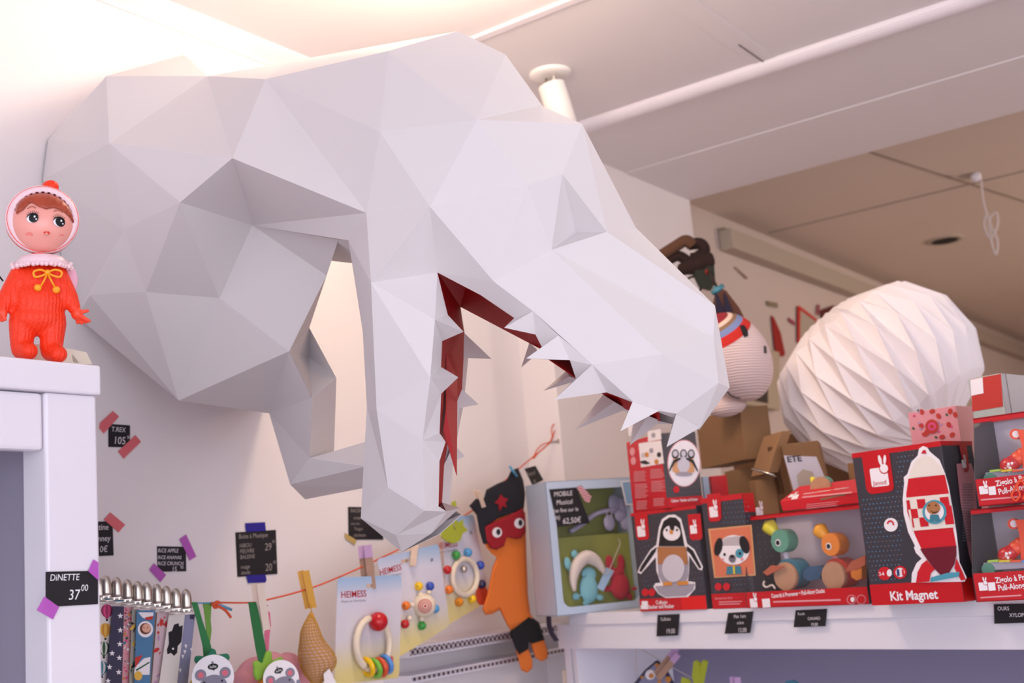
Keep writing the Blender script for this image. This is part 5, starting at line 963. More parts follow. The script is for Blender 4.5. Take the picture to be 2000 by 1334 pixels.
def duck(F, hx, hy, wx, wy, hm, bm, body, tail, wingm, label, c=-.045):
    k = F.k(hx, hy); t = thing('pull_along_duck', F.q(wx, wy + 22, c), label, 'wooden duck', 'wooden ducks in the open box')
    b = MB(); g = Fr(F.q(hx, hy, c), F.u, F.v, F.n); b.lathe(g, [(.001, -.016), (22 * k, -.016), (23 * k, -.013), (23 * k, .009), (22 * k, .012), (.001, .012)], hm, 32, smooth=False); hd = b.build('head', t)
    b = MB(); g4 = Fr(g.p(-4 * k, -3 * k, .0125), g.u, g.v, g.n); b.disc(g4, 0, 0, 7 * k, 0.0002, 'print_white'); b.disc(g4, 0, 0, 4.8 * k, .0008, 'eye_black'); b.build('eye', hd)
    b = MB(); p0, p1 = F.q(hx - 14, hy - 12, c), F.q(hx - 37, hy - 37, c); n = 10; b.tube([p0.lerp(p1, i / n) for i in range(n + 1)], [k * (7 + 9 * math.sin(math.pi * .5 * min(1, i / 7))) * (1 if i < 8 else (1 - (i - 7) * .28)) for i in range(n + 1)], bm, 16); b.build('beak', t)
    b = MB(); b.tube([F.q(hx, hy + 18, c), F.q(wx + 6, wy - 22, c)], 6 * k, 'inside_lav' if hm == 'duck_green' else 'print_pink', 12); b.build('neck', t)
    b = MB(); g = Fr(F.q(wx + 12, wy - 6, c - .006), F.u, F.v, F.n); b.lathe(g, [(.001, -.02), (30 * k, -.02), (30 * k, .012), (.001, .012)], body, 30, smooth=False); b.build('body', t)
    for cc in (.016, -.03):
        b = MB(); g = Fr(F.q(wx, wy, c + cc), F.u, F.v, F.n); b.lathe(g, [(.001, -.004), (27 * k, -.004), (28 * k, -.002), (28 * k, .003), (27 * k, .005), (.001, .005)], 'duck_wood', 32, smooth=False); b.build('wheel', t)
    b = MB(); b.prism(F, F.pl(CL([(wx + 38, wy - 8), (wx + 48, wy - 20), (wx + 74, wy - 22), (wx + 77, wy - 16), (wx + 72, wy + 4), (wx + 50, wy + 8), (wx + 40, wy + 2)]), c), c - .012, c + .010, tail); b.build('tail', t)
    b = MB(); pts = [(wx - 2, wy - 20), (wx - 28, wy - 22), (wx - 44, wy - 8), (wx - 36, wy - 2), (wx - 20, wy - 10)] if wingm == 'l' else [(wx + 22, wy - 8), (wx + 34, wy - 28), (wx + 60, wy - 40), (wx + 88, wy - 41), (wx + 66, wy - 22), (wx + 44, wy - 12)]
    b.prism(F, F.pl(CL(pts, 1692), c + .024), c + .024, c + .027, 'leather'); b.build('wing', t)
    return t
duck(F, 1531, 1056, 1536, 1126, 'duck_green', 'duck_yellow', 'duck_teal', 'duck_navy', 'l', 'wooden duck with green head and yellow beak, left of the pair in the open box')
duck(F, 1630, 1063, 1630, 1125, 'duck_orange', 'duck_beak', 'duck_red', 'duck_orange', 'r', 'wooden duck with orange head and beak, right of the pair in the open box')
b = MB(); b.tube(smoothpath([F.q(x, y, -.015) for x, y in ((1493, 1135), (1491, 1142), (1497, 1147), (1508, 1143), (1514, 1150))]), .0018, 'plush_cream', 6); tag(b.build('cream_string'), 'cream pull cord lying in the open duck box before the green duck', 'cord')
# ---- upper duck box lying on its back
zt = ZS + dbh + .004
Fd = F
o = F.q(1526, 1002, -.03); o.z = zt; r_p = reach(o, F.u, px=1700)
ux = (F.u * math.cos(.07) + V((-F.u.y, F.u.x, 0)) * math.sin(.07)); G = Fr(o, ux, (0, 0, 1)); G = Fr(G.o, G.u, G.v, G.u.cross(G.v)); hh_ = G.ab(1522, 979)[1]; 
t = thing('duck_toy_box', o, 'second red duck box lying on its back on top of the open duck box', 'toy box', 'toy boxes on the display shelf')
b = MB(); tilt = (G.v * .45 - G.n * .89).normalized(); dd_ = .055; T0 = G.p(0, hh_); w2 = .215
top = Fr(T0, G.u, tilt); top = Fr(top.o, top.u, top.v, top.u.cross(top.v))
P8 = [G.p(0.004, 0), G.p(w2, 0), G.p(w2, hh_), G.p(0, hh_), top.p(0.012, dd_), top.p(w2, dd_), G.p(w2, 0, -.09), G.p(.004, 0, -.09)]
b.add(P8, [(0, 1, 2, 3), (3, 2, 5, 4), (4, 5, 6, 7), (0, 3, 4, 7), (1, 6, 5, 2), (0, 7, 6, 1)], 'box_red2'); b.build('carton', t, bevel=.0008)
b = MB(); bunny(b, top, 1538, 972, 17, E, False); PP(b, top, [(1549, 967), (1561, 965), (1557, 974), (1545, 976)], 'print_white', E); txt(b, top, 1568, 966, 6, 'Canards à Promener • Pull-Along', 'print_white', E, .02, .95, .05); lines(b, top, 1567, 970, 1670, 974, 1, 'print_pink', E, -.10, .7)
PP(b, G, [(1601, 974), (1650, 964), (1652, 967), (1603, 977)], 'box_brown', E); lines(b, G, 1575, 985, 1642, 1000, 4, 'print_pink', E, -.1, .3)
b.build('printed_text', t)
b = MB(); k = G.k(1600, 940); o2 = G.q(1612, 944, -.05); b.ball(o2, 17 * k, 'duck_green', .012, 14 * k, Fr((0, 0, 0), G.u, G.n, G.v)); t5 = thing('pull_along_duck', o2, 'partly hidden wooden duck peeking above the lying red duck box', 'wooden duck', 'wooden ducks in the open box'); b.build('head', t5)
b = MB(); b.tube([G.q(1600, 948, -.045), G.q(1590, 941, -.045), G.q(1585, 932, -.045)], [9 * k, 8 * k, 3 * k], 'duck_yellow', 12); b.build('beak', t5)
b = MB(); g = Fr(G.q(1604, 955, -.034), G.u, G.v, G.n); b.lathe(g, [(.001, -.003), (24 * k, -.003), (24 * k, .003), (.001, .003)], 'duck_wood', 30, smooth=False); b.build('wheel', t5)
# ---- Kit Magnet rocket box
t, F, S, Lf, wd, h = carton('rocket_toy_box', 'big dark box with a red and white rocket, lettered Kit Magnet', 1885, -.03, .10, 1704, .10, 861, left=True, cpy=1181, m='box_dark')
b = MB(); e = E; yb = lambda x: 1138 - (x - 1700) * .045
bb = F.ab(1700, 1142)[1]; b.rect(F, 0, 0, wd, bb, e, 'box_red'); b.rect(F, 0, h - .008, wd, h, e, 'box_red')
PP(b, F, [(1682, 884), (1736, 878), (1746, 950), (1744, 957), (1736, 961), (1703, 965), (1696, 962), (1692, 955)], 'box_red', e * 1.5); bunny(b, F, 1703, 952, 46, e * 2)
av = lambda x, y: (x < 1750 and y < 968) or (x > 1762 + max(0, (1000 - y) * .05) and not (y < 905 and x < 1785 )) or ((x - 1740) ** 2 + (y - 1025) ** 2 < 250) or (y > 1100 and x > 1770)
dots(b, F, [(1668, 890), (1832, 868), (1878, 1130), (1700, 1138)], 'dot_blue', 'dot_gray', 1, e, 1.25, 5, av)
PP(b, F, [(1792, 890), (1795, 876), (1803, 871), (1811, 874), (1816, 882), (1835, 898), (1846, 925), (1853, 950), (1862, 1000), (1868, 1040), (1872, 1075), (1874, 1098), (1888, 1128), (1884, 1136), (1780, 1138), (1781, 1120), (1790, 1100), (1800, 1091), (1789, 1080), (1785, 1070), (1787, 1066), (1774, 1040), (1765, 1005), (1763, 975), (1766, 942), (1765, 932), (1772, 926), (1780, 902)], 'print_white', e * 2)
PP(b, F, [(1775, 935), (1780, 915), (1790, 898), (1805, 889), (1820, 893), (1835, 908), (1843, 928), (1810, 929)], 'd_cream', e * 3); PP(b, F, [(1799, 886), (1803, 879), (1808, 879), (1809, 886)], 'box_red2', e * 4)
PP(b, F, [(1774, 935), (1845, 927), (1853, 963), (1858, 1000), (1862, 1035), (1868, 1068), (1800, 1073), (1787, 1045), (1772, 1000), (1770, 965)], 'box_red2', e * 3)
PP(b, F, [(1770, 972), (1854, 964), (1864, 1030), (1781, 1037)], 'd_cream', e * 4)
for i, (x0, x1, r_) in enumerate(((1770, 1776, 0), (1790, 1806, 0), (1835, 1852, 0), (1778, 1791, 1), (1805, 1822, 1), (1846, 1858, 1), (1780, 1783, 2), (1795, 1811, 2), (1844, 1861, 2))):
    y = (977, 995, 1013)[r_]; yy = y - (x0 - 1775) * .09; PP(b, F, [(x0, yy), (x1, yy - (x1 - x0) * .09), (x1 + 3, yy + 18 - (x1 - x0) * .09), (x0 + 3, yy + 18)], 'box_red2', e * 5)
PP(b, F, ell(1825, 1000, 23.5, 23.5, 30), 'd_blue', e * 6); PP(b, F, ell(1825, 1000, 18.5, 18.5, 30), 'print_white', e * 7); PP(b, F, ell(1823, 992, 13.5, 12.5, 24), 'd_brown', e * 8); PP(b, F, [(1817, 1005), (1833, 1005), (1837, 1018), (1815, 1018)], 'd_teal', e * 8)
for x in (1815, 1828): PP(b, F, ell(x, 987, 1.8, 1.8, 8), 'd_black', e * 9)
PP(b, F, [(1815, 995), (1822, 1000), (1830, 999), (1833, 995), (1830, 1001), (1822, 1002)], 'd_black', e * 9)
PP(b, F, [(1797, 1072), (1868, 1066), (1868, 1085), (1864, 1102), (1852, 1122), (1840, 1126), (1826, 1112), (1812, 1095), (1803, 1082)], 'd_maroon', e * 5)
PP(b, F, [(1810, 1094), (1826, 1112), (1818, 1120), (1815, 1136), (1789, 1138), (1792, 1118), (1800, 1102)], 'box_red2', e * 4); PP(b, F, [(1868, 1090), (1874, 1104), (1882, 1122), (1886, 1132), (1877, 1134), (1870, 1120), (1864, 1110)], 'box_red2', e * 4); PP(b, F, [(1818, 1128), (1850, 1119), (1874, 1117), (1873, 1126), (1817, 1137)], 'd_blue', e * 6)
PP(b, F, ell(1740, 1025, 13.5, 13.5), 'print_white', e * 2); b.ring(F.sub(*F.ab(1740, 1024, e), 0), 0, 0, 4.5 * F.k(1740, 1024), 8 * F.k(1740, 1024), e * 3, 'box_red2', t0=-.4, t1=math.pi * .95)
PP(b, F, ell(1728, 1120, 13, 13), 'box_red2', e * 2); txt(b, F, 1717, 1124, 7, '2-6', 'print_white', e * 3, .02); PP(b, F, ell(1737, 1119, 5, 7), 'print_white', e * 4); PP(b, F, ell(1758, 1118, 13, 13), 'box_red2', e * 2); PP(b, F, ell(1758, 1118, 9, 9), 'print_white', e * 3)
PP(b, F, [(1751, 1112), (1756, 1112), (1757, 1125), (1752, 1125)], 'd_flag', e * 4); PP(b, F, [(1761, 1112), (1765, 1112), (1766, 1124), (1762, 1124)], 'box_red2', e * 4)
txt(b, F, 1739, 1173, 19, 'Kit Magnet', 'print_white', e * 2, .025, .92); b.build('printed_front', t)
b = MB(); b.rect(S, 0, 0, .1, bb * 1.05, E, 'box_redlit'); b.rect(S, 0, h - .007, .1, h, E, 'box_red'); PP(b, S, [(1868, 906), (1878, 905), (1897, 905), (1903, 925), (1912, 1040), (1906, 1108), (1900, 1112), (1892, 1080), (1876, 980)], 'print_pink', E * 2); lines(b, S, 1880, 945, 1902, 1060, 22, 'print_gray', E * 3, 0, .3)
PP(b, S, [(1873, 868), (1888, 868), (1893, 915), (1890, 922), (1884, 922)], 'box_red', E * 4); bunny(b, S, 1880, 914, 20, E * 5, False); b.build('printed_side', t)
# ---- caterpillar boxes
def bear(F, c, px, py, lab):
    t = thing('pull_along_bear_toy', F.q(px + 60, py + 82, c), lab, 'pull-along toy', 'bear toys in the open boxes'); k = F.k(px, py)
    b = MB(); 
    for i, (x, y, r) in enumerate(((px, py + 62, 17), (px + 8, py + 56, 15), (px + 18, py + 48, 15), (px + 27, py + 40, 14))): b.ball(F.q(x, y, c + .004 * (3 - i)), r * k, 'bead_red' if i < 2 else 'p_orange2')
    b.build('arm', t)
    b = MB(); 
    for a in range(9): th = a * .7; x, y = px - 1 + 12 * math.cos(th) * (a % 3) / 2.4, py + 63 + 12 * math.sin(th) * (a % 3) / 2.4; hz = math.sqrt(max(17 ** 2 - (x - px) ** 2 - (y - py - 62) ** 2, 9)); o = F.q(x, y, c + .012 + hz * k * .98); g = Fr(o, F.u, F.v, F.n); b.disc(g, 0, 0, 2.8 * k, .0006, 'print_white', k=10)
    b.build('dots', t)
    b = MB(); b.lathe(Fr(F.q(px + 15, py, c), F.u, F.v, F.n), [(.001, -.006), (10.5 * k, -.006), (10.5 * k, .006), (.001, .006)], 'p_orange2', 24, smooth=False); b.disc(Fr(F.q(px + 14, py, c + .0066), F.u, F.v, F.n), 0, 0, 7 * k, 0, 'print_white'); b.build('ear', t)
    b = MB(); b.prism(F, F.pl([(px + 22, py - 8), (px + 80, py - 10), (px + 84, py + 75), (px + 34, py + 78), (px + 30, py + 20)], c), c - .012, c + .012, 'p_orange2'); b.build('body', t)
    b = MB(); b.box(Fr(F.q(px - 34, py + 90, c), F.u, F.v, F.n), 0, 0, -.03, .10, 15 * k, .02, 'inside_lav'); b.lathe(Fr(F.q(px - 28, py + 88, c + .004), F.u, F.v, F.n), [(.001, -.02), (13 * k, -.02), (13 * k, .018), (.001, .018)], 'duck_green', 20, smooth=False); b.build('wheeled_base', t)
    b = MB(); 
    for i, m_ in enumerate(('duck_green2', 'plush_yellow', 'ring_orange', 'ring_blue')): b.box(Fr(F.q(px - 28 + i * 22, py + 73, c + .01), F.u, F.v, F.n), 0, -.001, -.02, 21 * k, .002, .02, m_)
    b.build('sound_bars', t)
mat('p_orange2', 'E8502A', .3); mat('duck_green2', 'A8CC4C', .4)
t, F, wd, h, hs = display('bear_toy_box', 'lower red open-fronted box with an orange toy at the right edge of the shelf', 1908, -.045, .22, 2120, .12, 1120, 998, cpy=1177, dotm='dot_gray', slant=.035)
b = MB(); bunny(b, F, 1913, 1154, 20, E, False); PP(b, F, [(1929, 1138), (1943, 1137), (1945, 1153), (1931, 1154)], 'print_white', E)
txt(b, F, 1945, 1139, 12, 'Zigolo à Promener', 'print_white', E, .02, .8, .06); txt(b, F, 1950, 1154, 12, 'Pull-Along Zigolo', 'print_white', E, .02, .8, .06); lines(b, F, 1915, 1166, 2000, 1170, 1, 'print_pink', E, -.06, .7); b.build('printed_strip', t)
bear(F, -.045, 1966, 1023, 'orange wooden toy with a red dotted arm in the lower right box')
z2 = ZS + h + .004
t, F, wd, h, hs = display('bear_toy_box', 'upper red open-fronted box with an orange toy, stacked at the right edge', 1912, -.045, .22, 2120, .12, 936, 818, z=z2, cpy=988, dotm='dot_gray', slant=.035)
b = MB(); bunny(b, F, 1914, 966, 20, E, False); PP(b, F, [(1930, 951), (1944, 949), (1946, 966), (1932, 967)], 'print_white', E)
txt(b, F, 1946, 950, 12, 'Zigolo à Promener', 'print_white', E, .02, .8, .1); txt(b, F, 1951, 966, 12, 'Pull-Along Zigolo', 'print_white', E, .02, .8, .1); lines(b, F, 1916, 975, 2000, 979, 1, 'print_pink', E, -.08, .7); b.build('printed_strip', t)
bear(F, -.045, 1970, 848, 'orange wooden toy with a red dotted arm in the upper right box')
b = MB(); b.tube(smoothpath([F.q(x, y, .006) for x, y in ((2010, 930), (1992, 938), (1982, 955), (1976, 968), (1984, 978), (1992, 966), (1986, 950), (1996, 940), (2004, 960), (1998, 975), (2010, 970))]), .0016, 'p_orange2', 6); tag(b.build('orange_pull_cord'), 'looped orange cord hanging over the front of the upper right box', 'cord')
# ---- pink floral box and tall grey-red box behind
mat('floral_pink', 'E0949E', .55); mat('grey_box', 'A9A5A8', .5); mat('greygreen', 'B2B8B2', .5)
t, F, S, Lf, wd, h = carton('pink_floral_box', 'pink box printed with red roses, behind the rocket box', 1870, .12, .15, 1776, .08, 792, left=True, cpy=815, m='floral_pink', group='boxes behind the toy boxes')
b = MB(); rnd = random.Random(4)
for i in range(26):
    x, y = rnd.uniform(1780, 1866), rnd.uniform(798, 860)
    m_ = ['p_red', 'p_green', 'p_pink', 'p_red', 'p_mauve'][i % 5]; r_ = 6 if m_ == 'p_red' else 3
    PP(b, F, ell(x, y, r_, r_ * .8, 9, rnd.random() * 3), m_, E + i * 2e-5)
PP(b, F, ell(1820, 833, 13, 14), 'p_red', E * 2.5); PP(b, F, ell(1820, 833, 8, 8), 'p_pink', E * 3); PP(b, F, ell(1820, 833, 4, 4), 'p_red', E * 3.5); b.build('rose_print', t)
t, F, S, Lf, wd, h = carton('grey_red_box', 'tall grey box with a red top and white square, behind the bear toy boxes', 1957, .085, .10, 1895, .08, 729, left=True, cpy=760, m='greygreen', group='boxes behind the toy boxes')
b = MB(); PP(b, F, [(1896, 741), (1955, 730), (1959, 794), (1899, 804)], 'p_red', E); PP(b, F, [(1895, 742), (1919, 737), (1921, 768), (1897, 773)], 'print_white', E * 2); b.build('printed_front', t)
b = MB(); b.rect(S, 0, 0, .1, h, E, 'grey_box'); b.rect(S, .018, 0, .0195, h, E * 2, 'd_black'); b.build('grey_side', t)
# ---- price tags on the shelf edge
lf = Fr(sh.p(0, 0, .001), sh.u, sh.v, sh.n)
price_tag(lf, [(1285, 1201), (1328, 1199), (1325, 1241), (1283, 1243)], [(.12, .27, .22, 'Culbuto'), (.3, .85, .3, '19,00')], [], 'black tag reading Culbuto 19,00 on the shelf edge, leftmost of its row')
price_tag(lf, [(1423, 1197), (1472, 1194), (1466, 1236), (1416, 1238)], [(.2, .25, .22, 'Mes 1ers'), (.3, .52, .2, 'cubes'), (.3, .87, .26, '12,00')], [], 'slanted black tag reading cubes 12 under the puppy box')
price_tag(lf, [(1555, 1192), (1616, 1189), (1613, 1223), (1551, 1225)], [(.05, .28, .24, 'Roule'), (.35, .58, .24, 'CANARD'), (.42, .92, .26, '19,80')], [], 'black tag reading CANARD 19,80 under the duck box')
price_tag(lf, [(1942, 1180), (2040, 1178), (2040, 1215), (1943, 1218)], [(.06, .32, .28, 'OURS'), (.28, .66, .28, 'XYLOPHONE')], [], 'black tag reading OURS XYLO under the right-hand open boxes', 'chalk_white')
# ---- shelves along the wall below the string, edged with gingham tape
mat('gingham', '8E8088', .8); m = MATS['gingham']; nt = m.node_tree; ck = nt.nodes.new('ShaderNodeTexChecker'); ck.inputs['Scale'].default_value = 130; ck.inputs['Color1'].default_value = (.62, .53, .55, 1); ck.inputs['Color2'].default_value = (.045, .035, .05, 1)
tc = nt.nodes.new('ShaderNodeTexCoord'); nt.links.new(tc.outputs['Object'], ck.inputs['Vector']); nt.links.new(ck.outputs['Color'], nt.nodes['Principled BSDF'].inputs['Base Color'])
for (x, y, th, lab) in ((900, 1258, .013, 'upper white wall shelf edged with black gingham tape behind the hanging cards'), (900, 1309, .007, 'lower white wall shelf edged with narrow gingham tape behind the hanging cards')):
    xs = -1.625; P_ = onx(x, y, xs); t = thing('wall_shelf', V((XW, 1.9, P_.z - .02)), lab, 'shelf', 'white shelves on the left wall')
    y0 = onx(800, 1275, xs).y; y1 = 2.45
    b = MB(); b.box(WZ, XW, y0, P_.z - th / 2 - .004, xs, y1, P_.z + th / 2 + .004, 'shelf_white'); b.build('board', t, bevel=.001)
    b = MB(); b.box(WZ, xs, y0, P_.z - th / 2, xs + .0006, y1, P_.z + th / 2, 'gingham'); b.build('gingham_tape', t)
# dark strap below the pale blue box
mat('strap_dark', '3C3A50', .7)
b = MB(); vs = []
for x, y in ((1067, 1200), (1068, 1222), (1073, 1238), (1083, 1253)): vs += [sh.q(x, y, .04), sh.q(x + 9, y - 2, .045)]
b.add(vs, [(2 * i, 2 * i + 1, 2 * i + 3, 2 * i + 2) for i in range(3)], 'strap_dark'); tag(b.build('dark_strap', solid=.001), 'short dark blue strap hanging below the pale blue box', 'strap')
# things hanging in the lower compartment
lc = Fr(sh.p(0, 0, -.12), sh.u, sh.v, sh.n)
b = MB(); b.tube(smoothpath([lc.q(x, y) for x, y in ((1248, 1266), (1290, 1290), (1340, 1318), (1380, 1340))]), .001, 'cord_white', 5); tag(b.build('white_string'), 'thin white string slanting across the compartment under the shelf', 'string')
b = MB(); b.tube(smoothpath([lc.q(x, y, .002) for x, y in ((1243, 1262), (1242, 1295), (1246, 1340))]), .0012, 'cord_white', 5); tag(b.build('hanging_cord'), 'white cord hanging straight down at the left of the compartment', 'cord')
t = thing('fox_print_pouch', lc.q(1290, 1334), 'blue-grey fabric pouch printed with orange foxes, dark edged, hanging below the shelf', 'pouch')
b = MB(); b.prism(lc, lc.pl([(1283, 1290), (1299, 1305), (1320, 1345), (1232, 1345), (1262, 1308)]), -.004, .004, 'strap_dark'); b.build('edging', t)
b = MB(); pp_ = lc.pl([(1282, 1295), (1295, 1308), (1312, 1345), (1240, 1345), (1266, 1309)], .0042); b.prism(lc, pp_, .0042, .0052, 'rib_lav'); e = .0058
for x, y, r, m_ in ((1270, 1318, 10, 'p_white'), (1272, 1320, 5, 'p_orange'), (1283, 1299, 4, 'p_orange'), (1305, 1327, 6, 'p_orange'), (1288, 1332, 4, 'p_orange'), (1298, 1312, 3, 'p_white'), (1254, 1323, 3, 'p_orange')): b.flat(lc, lc.pl(ell(x, y, r, r, 12), e), e, m_); e += .0002
b.build('fox_fabric', t)
sf_old = sf; sf = lc
peg(1326, 1276, 1286, 1325, 12, 'wood_mid', 'peg_mauve', 'wooden clothes peg with mauve tip holding the fox print pouch', c=.014)
peg(1440, 1322, 1444, 1365, 12, 'peg_mauve', 'peg_mauve', 'mauve clothes peg tip at the bottom edge below the shelf', c=.0)
peg(1106, 1309, 1110, 1360, 6, 'wood_white', 'wood_white', 'pale clothes peg at the bottom edge left of the compartment', c=.09)
mat('lime_plastic', 'B4BE28', .35)
t = thing('lime_plastic_peg', lc.q(1362, 1334, .01), 'lime green plastic clothes peg clipped on the white string below the shelf', 'clothes peg')
for pts in (((1358, 1338), (1354, 1320), (1357, 1292), (1362, 1289), (1368, 1294), (1370, 1322), (1372, 1340)), ((1370, 1334), (1370, 1300), (1376, 1288), (1382, 1292), (1378, 1312), (1374, 1334))): b = MB(); b.prism(lc, lc.pl(pts, .006), .004, .010, 'lime_plastic'); b.build('jaw', t, bevel=.001)
b = MB(); b.prism(lc, lc.pl([(1330, 1345), (1334, 1322), (1345, 1326), (1356, 1345)], .012), .010, .016, 'lime_plastic'); b.build('clip_foot', t, bevel=.001)
b = MB(); b.prism(lc, lc.pl([(1536, 1340), (1536, 1330), (1546, 1328), (1556, 1331), (1560, 1340)], .0), -.003, .003, 'duck_teal'); tag(b.build('teal_trinket'), 'tip of a small teal toy at the bottom edge below the duck box', 'toy')
sf = sf_old
# ================================================================== accordion paper lampshade
mat('lamp_paper', 'F0E6E6', .8, sub=0.0)
def pleated():
    c = P(1716, 738, 2.62); k = 2.62 / FPX
    ax = (RW @ V((0.54, -0.74, 0.38))).normalized(); e1 = ax.cross(V((0, 0, 1))).normalized(); g = Fr(c, e1, ax.cross(e1), ax)
    N = 26; R = 203 * k; H = 150 * k; rows = 5; vs = []; fs = []
    for i in range(rows + 1):
        th = math.pi * (.07 + .86 * i / rows); r = R * (math.sin(th) ** .62); h = H * math.cos(th)
        for j in range(2 * N):
            t_ = 2 * math.pi * j / (2 * N); rr_ = r * (1.0 if (j + i) % 2 == 0 else .87)
            vs.append(g.p(rr_ * math.cos(t_), rr_ * math.sin(t_), h))
    M2 = 2 * N
    for i in range(rows):
        for j in range(M2):
            a, b_, c_, d = i * M2 + j, i * M2 + (j + 1) % M2, (i + 1) * M2 + (j + 1) % M2, (i + 1) * M2 + j
            if (i + j) % 2 == 0: fs += [(a, b_, c_), (a, c_, d)]
            else: fs += [(a, b_, d), (b_, c_, d)]
    b = MB(); b.add(vs, fs, 'lamp_paper')
    tag(b.build('pleated_paper_lampshade', solid=.0008), 'large white pleated paper globe lampshade standing behind the toy boxes', 'lampshade')
pleated()
# ================================================================== knitted head
mat('knit_cream', 'E3C9C4', .9); m = MATS['knit_cream']; nt = m.node_tree; wv1 = nt.nodes.new('ShaderNodeTexWave'); wv1.inputs['Scale'].default_value = 60; wv1.bands_direction = 'Z'; wv1.inputs['Distortion'].default_value = 1.5
tc = nt.nodes.new('ShaderNodeTexCoord'); bp = nt.nodes.new('ShaderNodeBump'); bp.inputs['Strength'].default_value = .6; bp.inputs['Distance'].default_value = .002; nt.links.new(tc.outputs['Object'], wv1.inputs['Vector']); nt.links.new(wv1.outputs['Fac'], bp.inputs['Height']); nt.links.new(bp.outputs['Normal'], nt.nodes['Principled BSDF'].inputs['Normal'])
mat('k_red', 'C8281E', .9, bump=.4, bscale=200); mat('k_blue', '7A88B4', .9, bump=.4, bscale=200); mat('k_brown', '8A6A50', .9, bump=.4, bscale=200); mat('k_maroon', '8A1C28', .9, bump=.4, bscale=200); mat('k_cream', 'E0C0B0', .9, bump=.4, bscale=200)
dK = 2.50; k = dK / FPX; kc = P(1436, 698, dK)
ax = (RW @ V((-0.50, 0.82, 0.25))).normalized(); e1 = ax.cross(V((0, 1, 0))).normalized(); g = Fr(kc, e1, ax.cross(e1), ax)
t = thing('knitted_doll_head', kc - V((0, 0, .1)), 'cream knitted doll head with a striped woollen cap, just right of the dinosaur snout', 'knitted doll')
def kprof(a0, a1, n=10): return [(67 * k * math.sin(math.radians(a0 + (a1 - a0) * i / n)), 95 * k * math.cos(math.radians(a0 + (a1 - a0) * i / n))) for i in range(n + 1)]
b = MB(); b.lathe(g, kprof(58, 179, 18), 'knit_cream', 40); b.build('face', t)
for a0, a1, m_, nm in ((46, 58.5, 'k_red', 'red'), (37, 46.2, 'k_blue', 'blue'), (31, 37.2, 'k_brown', 'brown'), (24, 31.2, 'k_cream', 'cream'), (2, 24.2, 'k_maroon', 'maroon')):
    b = MB(); b.lathe(g, [(r + .001, h) for r, h in kprof(a0, a1, 4)], m_, 40); o = b.build('cap_band', t); o['label'] = nm + ' knitted band of the cap'
def onell(px, py, off=.0015):
    r = ray(px, py); o = EYE - kc; A = V((o.dot(g.u) / 67, o.dot(g.v) / 67, o.dot(g.n) / 95)) / k; B = V((r.dot(g.u) / 67, r.dot(g.v) / 67, r.dot(g.n) / 95)) / k
    qa, qb, qc = B.dot(B), 2 * A.dot(B), A.dot(A) - 1; dsc = qb * qb - 4 * qa * qc
    tt = (-qb - math.sqrt(max(dsc, 0))) / (2 * qa); return EYE + r * (tt - off)
for pts in ([(1444, 636), (1453, 635), (1460, 645), (1461, 656), (1455, 659), (1450, 652)], [(1492, 676), (1496, 676), (1497, 690), (1493, 690)]):
    b = MB(); b.poly([onell(x, y) for x, y in pts], 'd_black'); b.build('eye', t, solid=.002)
b = MB(); b.tube([onell(x, y) for x, y in ((1421, 766), (1428, 773), (1438, 777), (1446, 778))], .0014, 'd_black', 6); b.build('mouth', t)
b = MB(); b.ball(P(1418, 793, dK + .05), 42 * k, 'knit_cream', 30 * k, 22 * k); b.build('neck', t)
# ================================================================== cardboard boxes and stuff on the back half of the shelf
mat('kraft', '8A6542', .8, var=.08, vscale=8); mat('kraft_light', '9C7450', .8, var=.08, vscale=8); mat('kraft_dark', '6A482C', .8, var=.08)
def bx(name, label, cpx, cpy, d, yaw, rpx, lpx, topy, m, group='cardboard boxes behind the toys', tiltv=None, float_=False):
    p = P(cpx, cpy, d); u = V((math.cos(yaw), math.sin(yaw), 0)); bk = V((-math.sin(yaw), math.cos(yaw), 0)); v = V(tiltv).normalized() if tiltv else V((0, 0, 1))
    wr = reach(p, u, px=rpx); wl = reach(p, bk, px=lpx); wl = abs(wl); h = reach(p, v, py=topy)
    g = Fr(p, u, v, -bk); b = MB(); b.box(g, 0, (0 if tiltv or float_ else ZS - p.z), -wl, wr, h, 0, m); o = b.build(name, bevel=.001); tag(o, label, 'cardboard box', group); return g, wr, wl, h
# platform they stand on: the shelf goes back here
bd = MB(); bd.box(sh, aL, -.002, -.80, 1.7, ZS - z0, -.42, 'shelf_white'); struct(bd, 'shelf_back_board') if False else bd.build('rear_board', bpy.data.objects['display_shelf'])
bx('cardboard_box', 'large brown cardboard box under the knitted head, facing left', 1457, 897, 2.52, .95, 1512, 1370, 794, 'kraft', float_=True)
bx('cardboard_box', 'brown box leaning tilted against the large cardboard box', 1500, 924, 2.40, .8, 1520, 1466, 842, 'kraft_light', tiltv=tuple(RW @ V((.30, .95, 0))))
bx('cardboard_box', 'low open brown carton behind the puppy box', 1436, 975, 2.56, .8, 1515, 1421, 918, 'kraft')
bx('cardboard_box', 'smaller brown carton with an open flap in front of the low carton', 1480, 985, 2.44, .8, 1520, 1468, 938, 'kraft_light')
bx('cardboard_box', 'brown carton behind the lying red duck box, right of the frames', 1665, 985, 2.40, -.2, 1700, 1640, 905, 'kraft_light')
g, *_ = bx('red_booklet', 'red booklet standing behind the puppy box', 1392, 970, 2.50, .8, 1424, 1384, 930, 'box_red', group='boxes behind the toy boxes'); bpy.data.objects['red_booklet']['category'] = 'book'
bx('blue_booklet', 'pale blue narrow booklet left of the red booklet', 1376, 970, 2.50, .8, 1388, 1373, 931, 'box_lblue', group='boxes behind the toy boxes'); bpy.data.objects['blue_booklet']['category'] = 'book'
tv = tuple(RW @ V((-.22, .97, 0)))
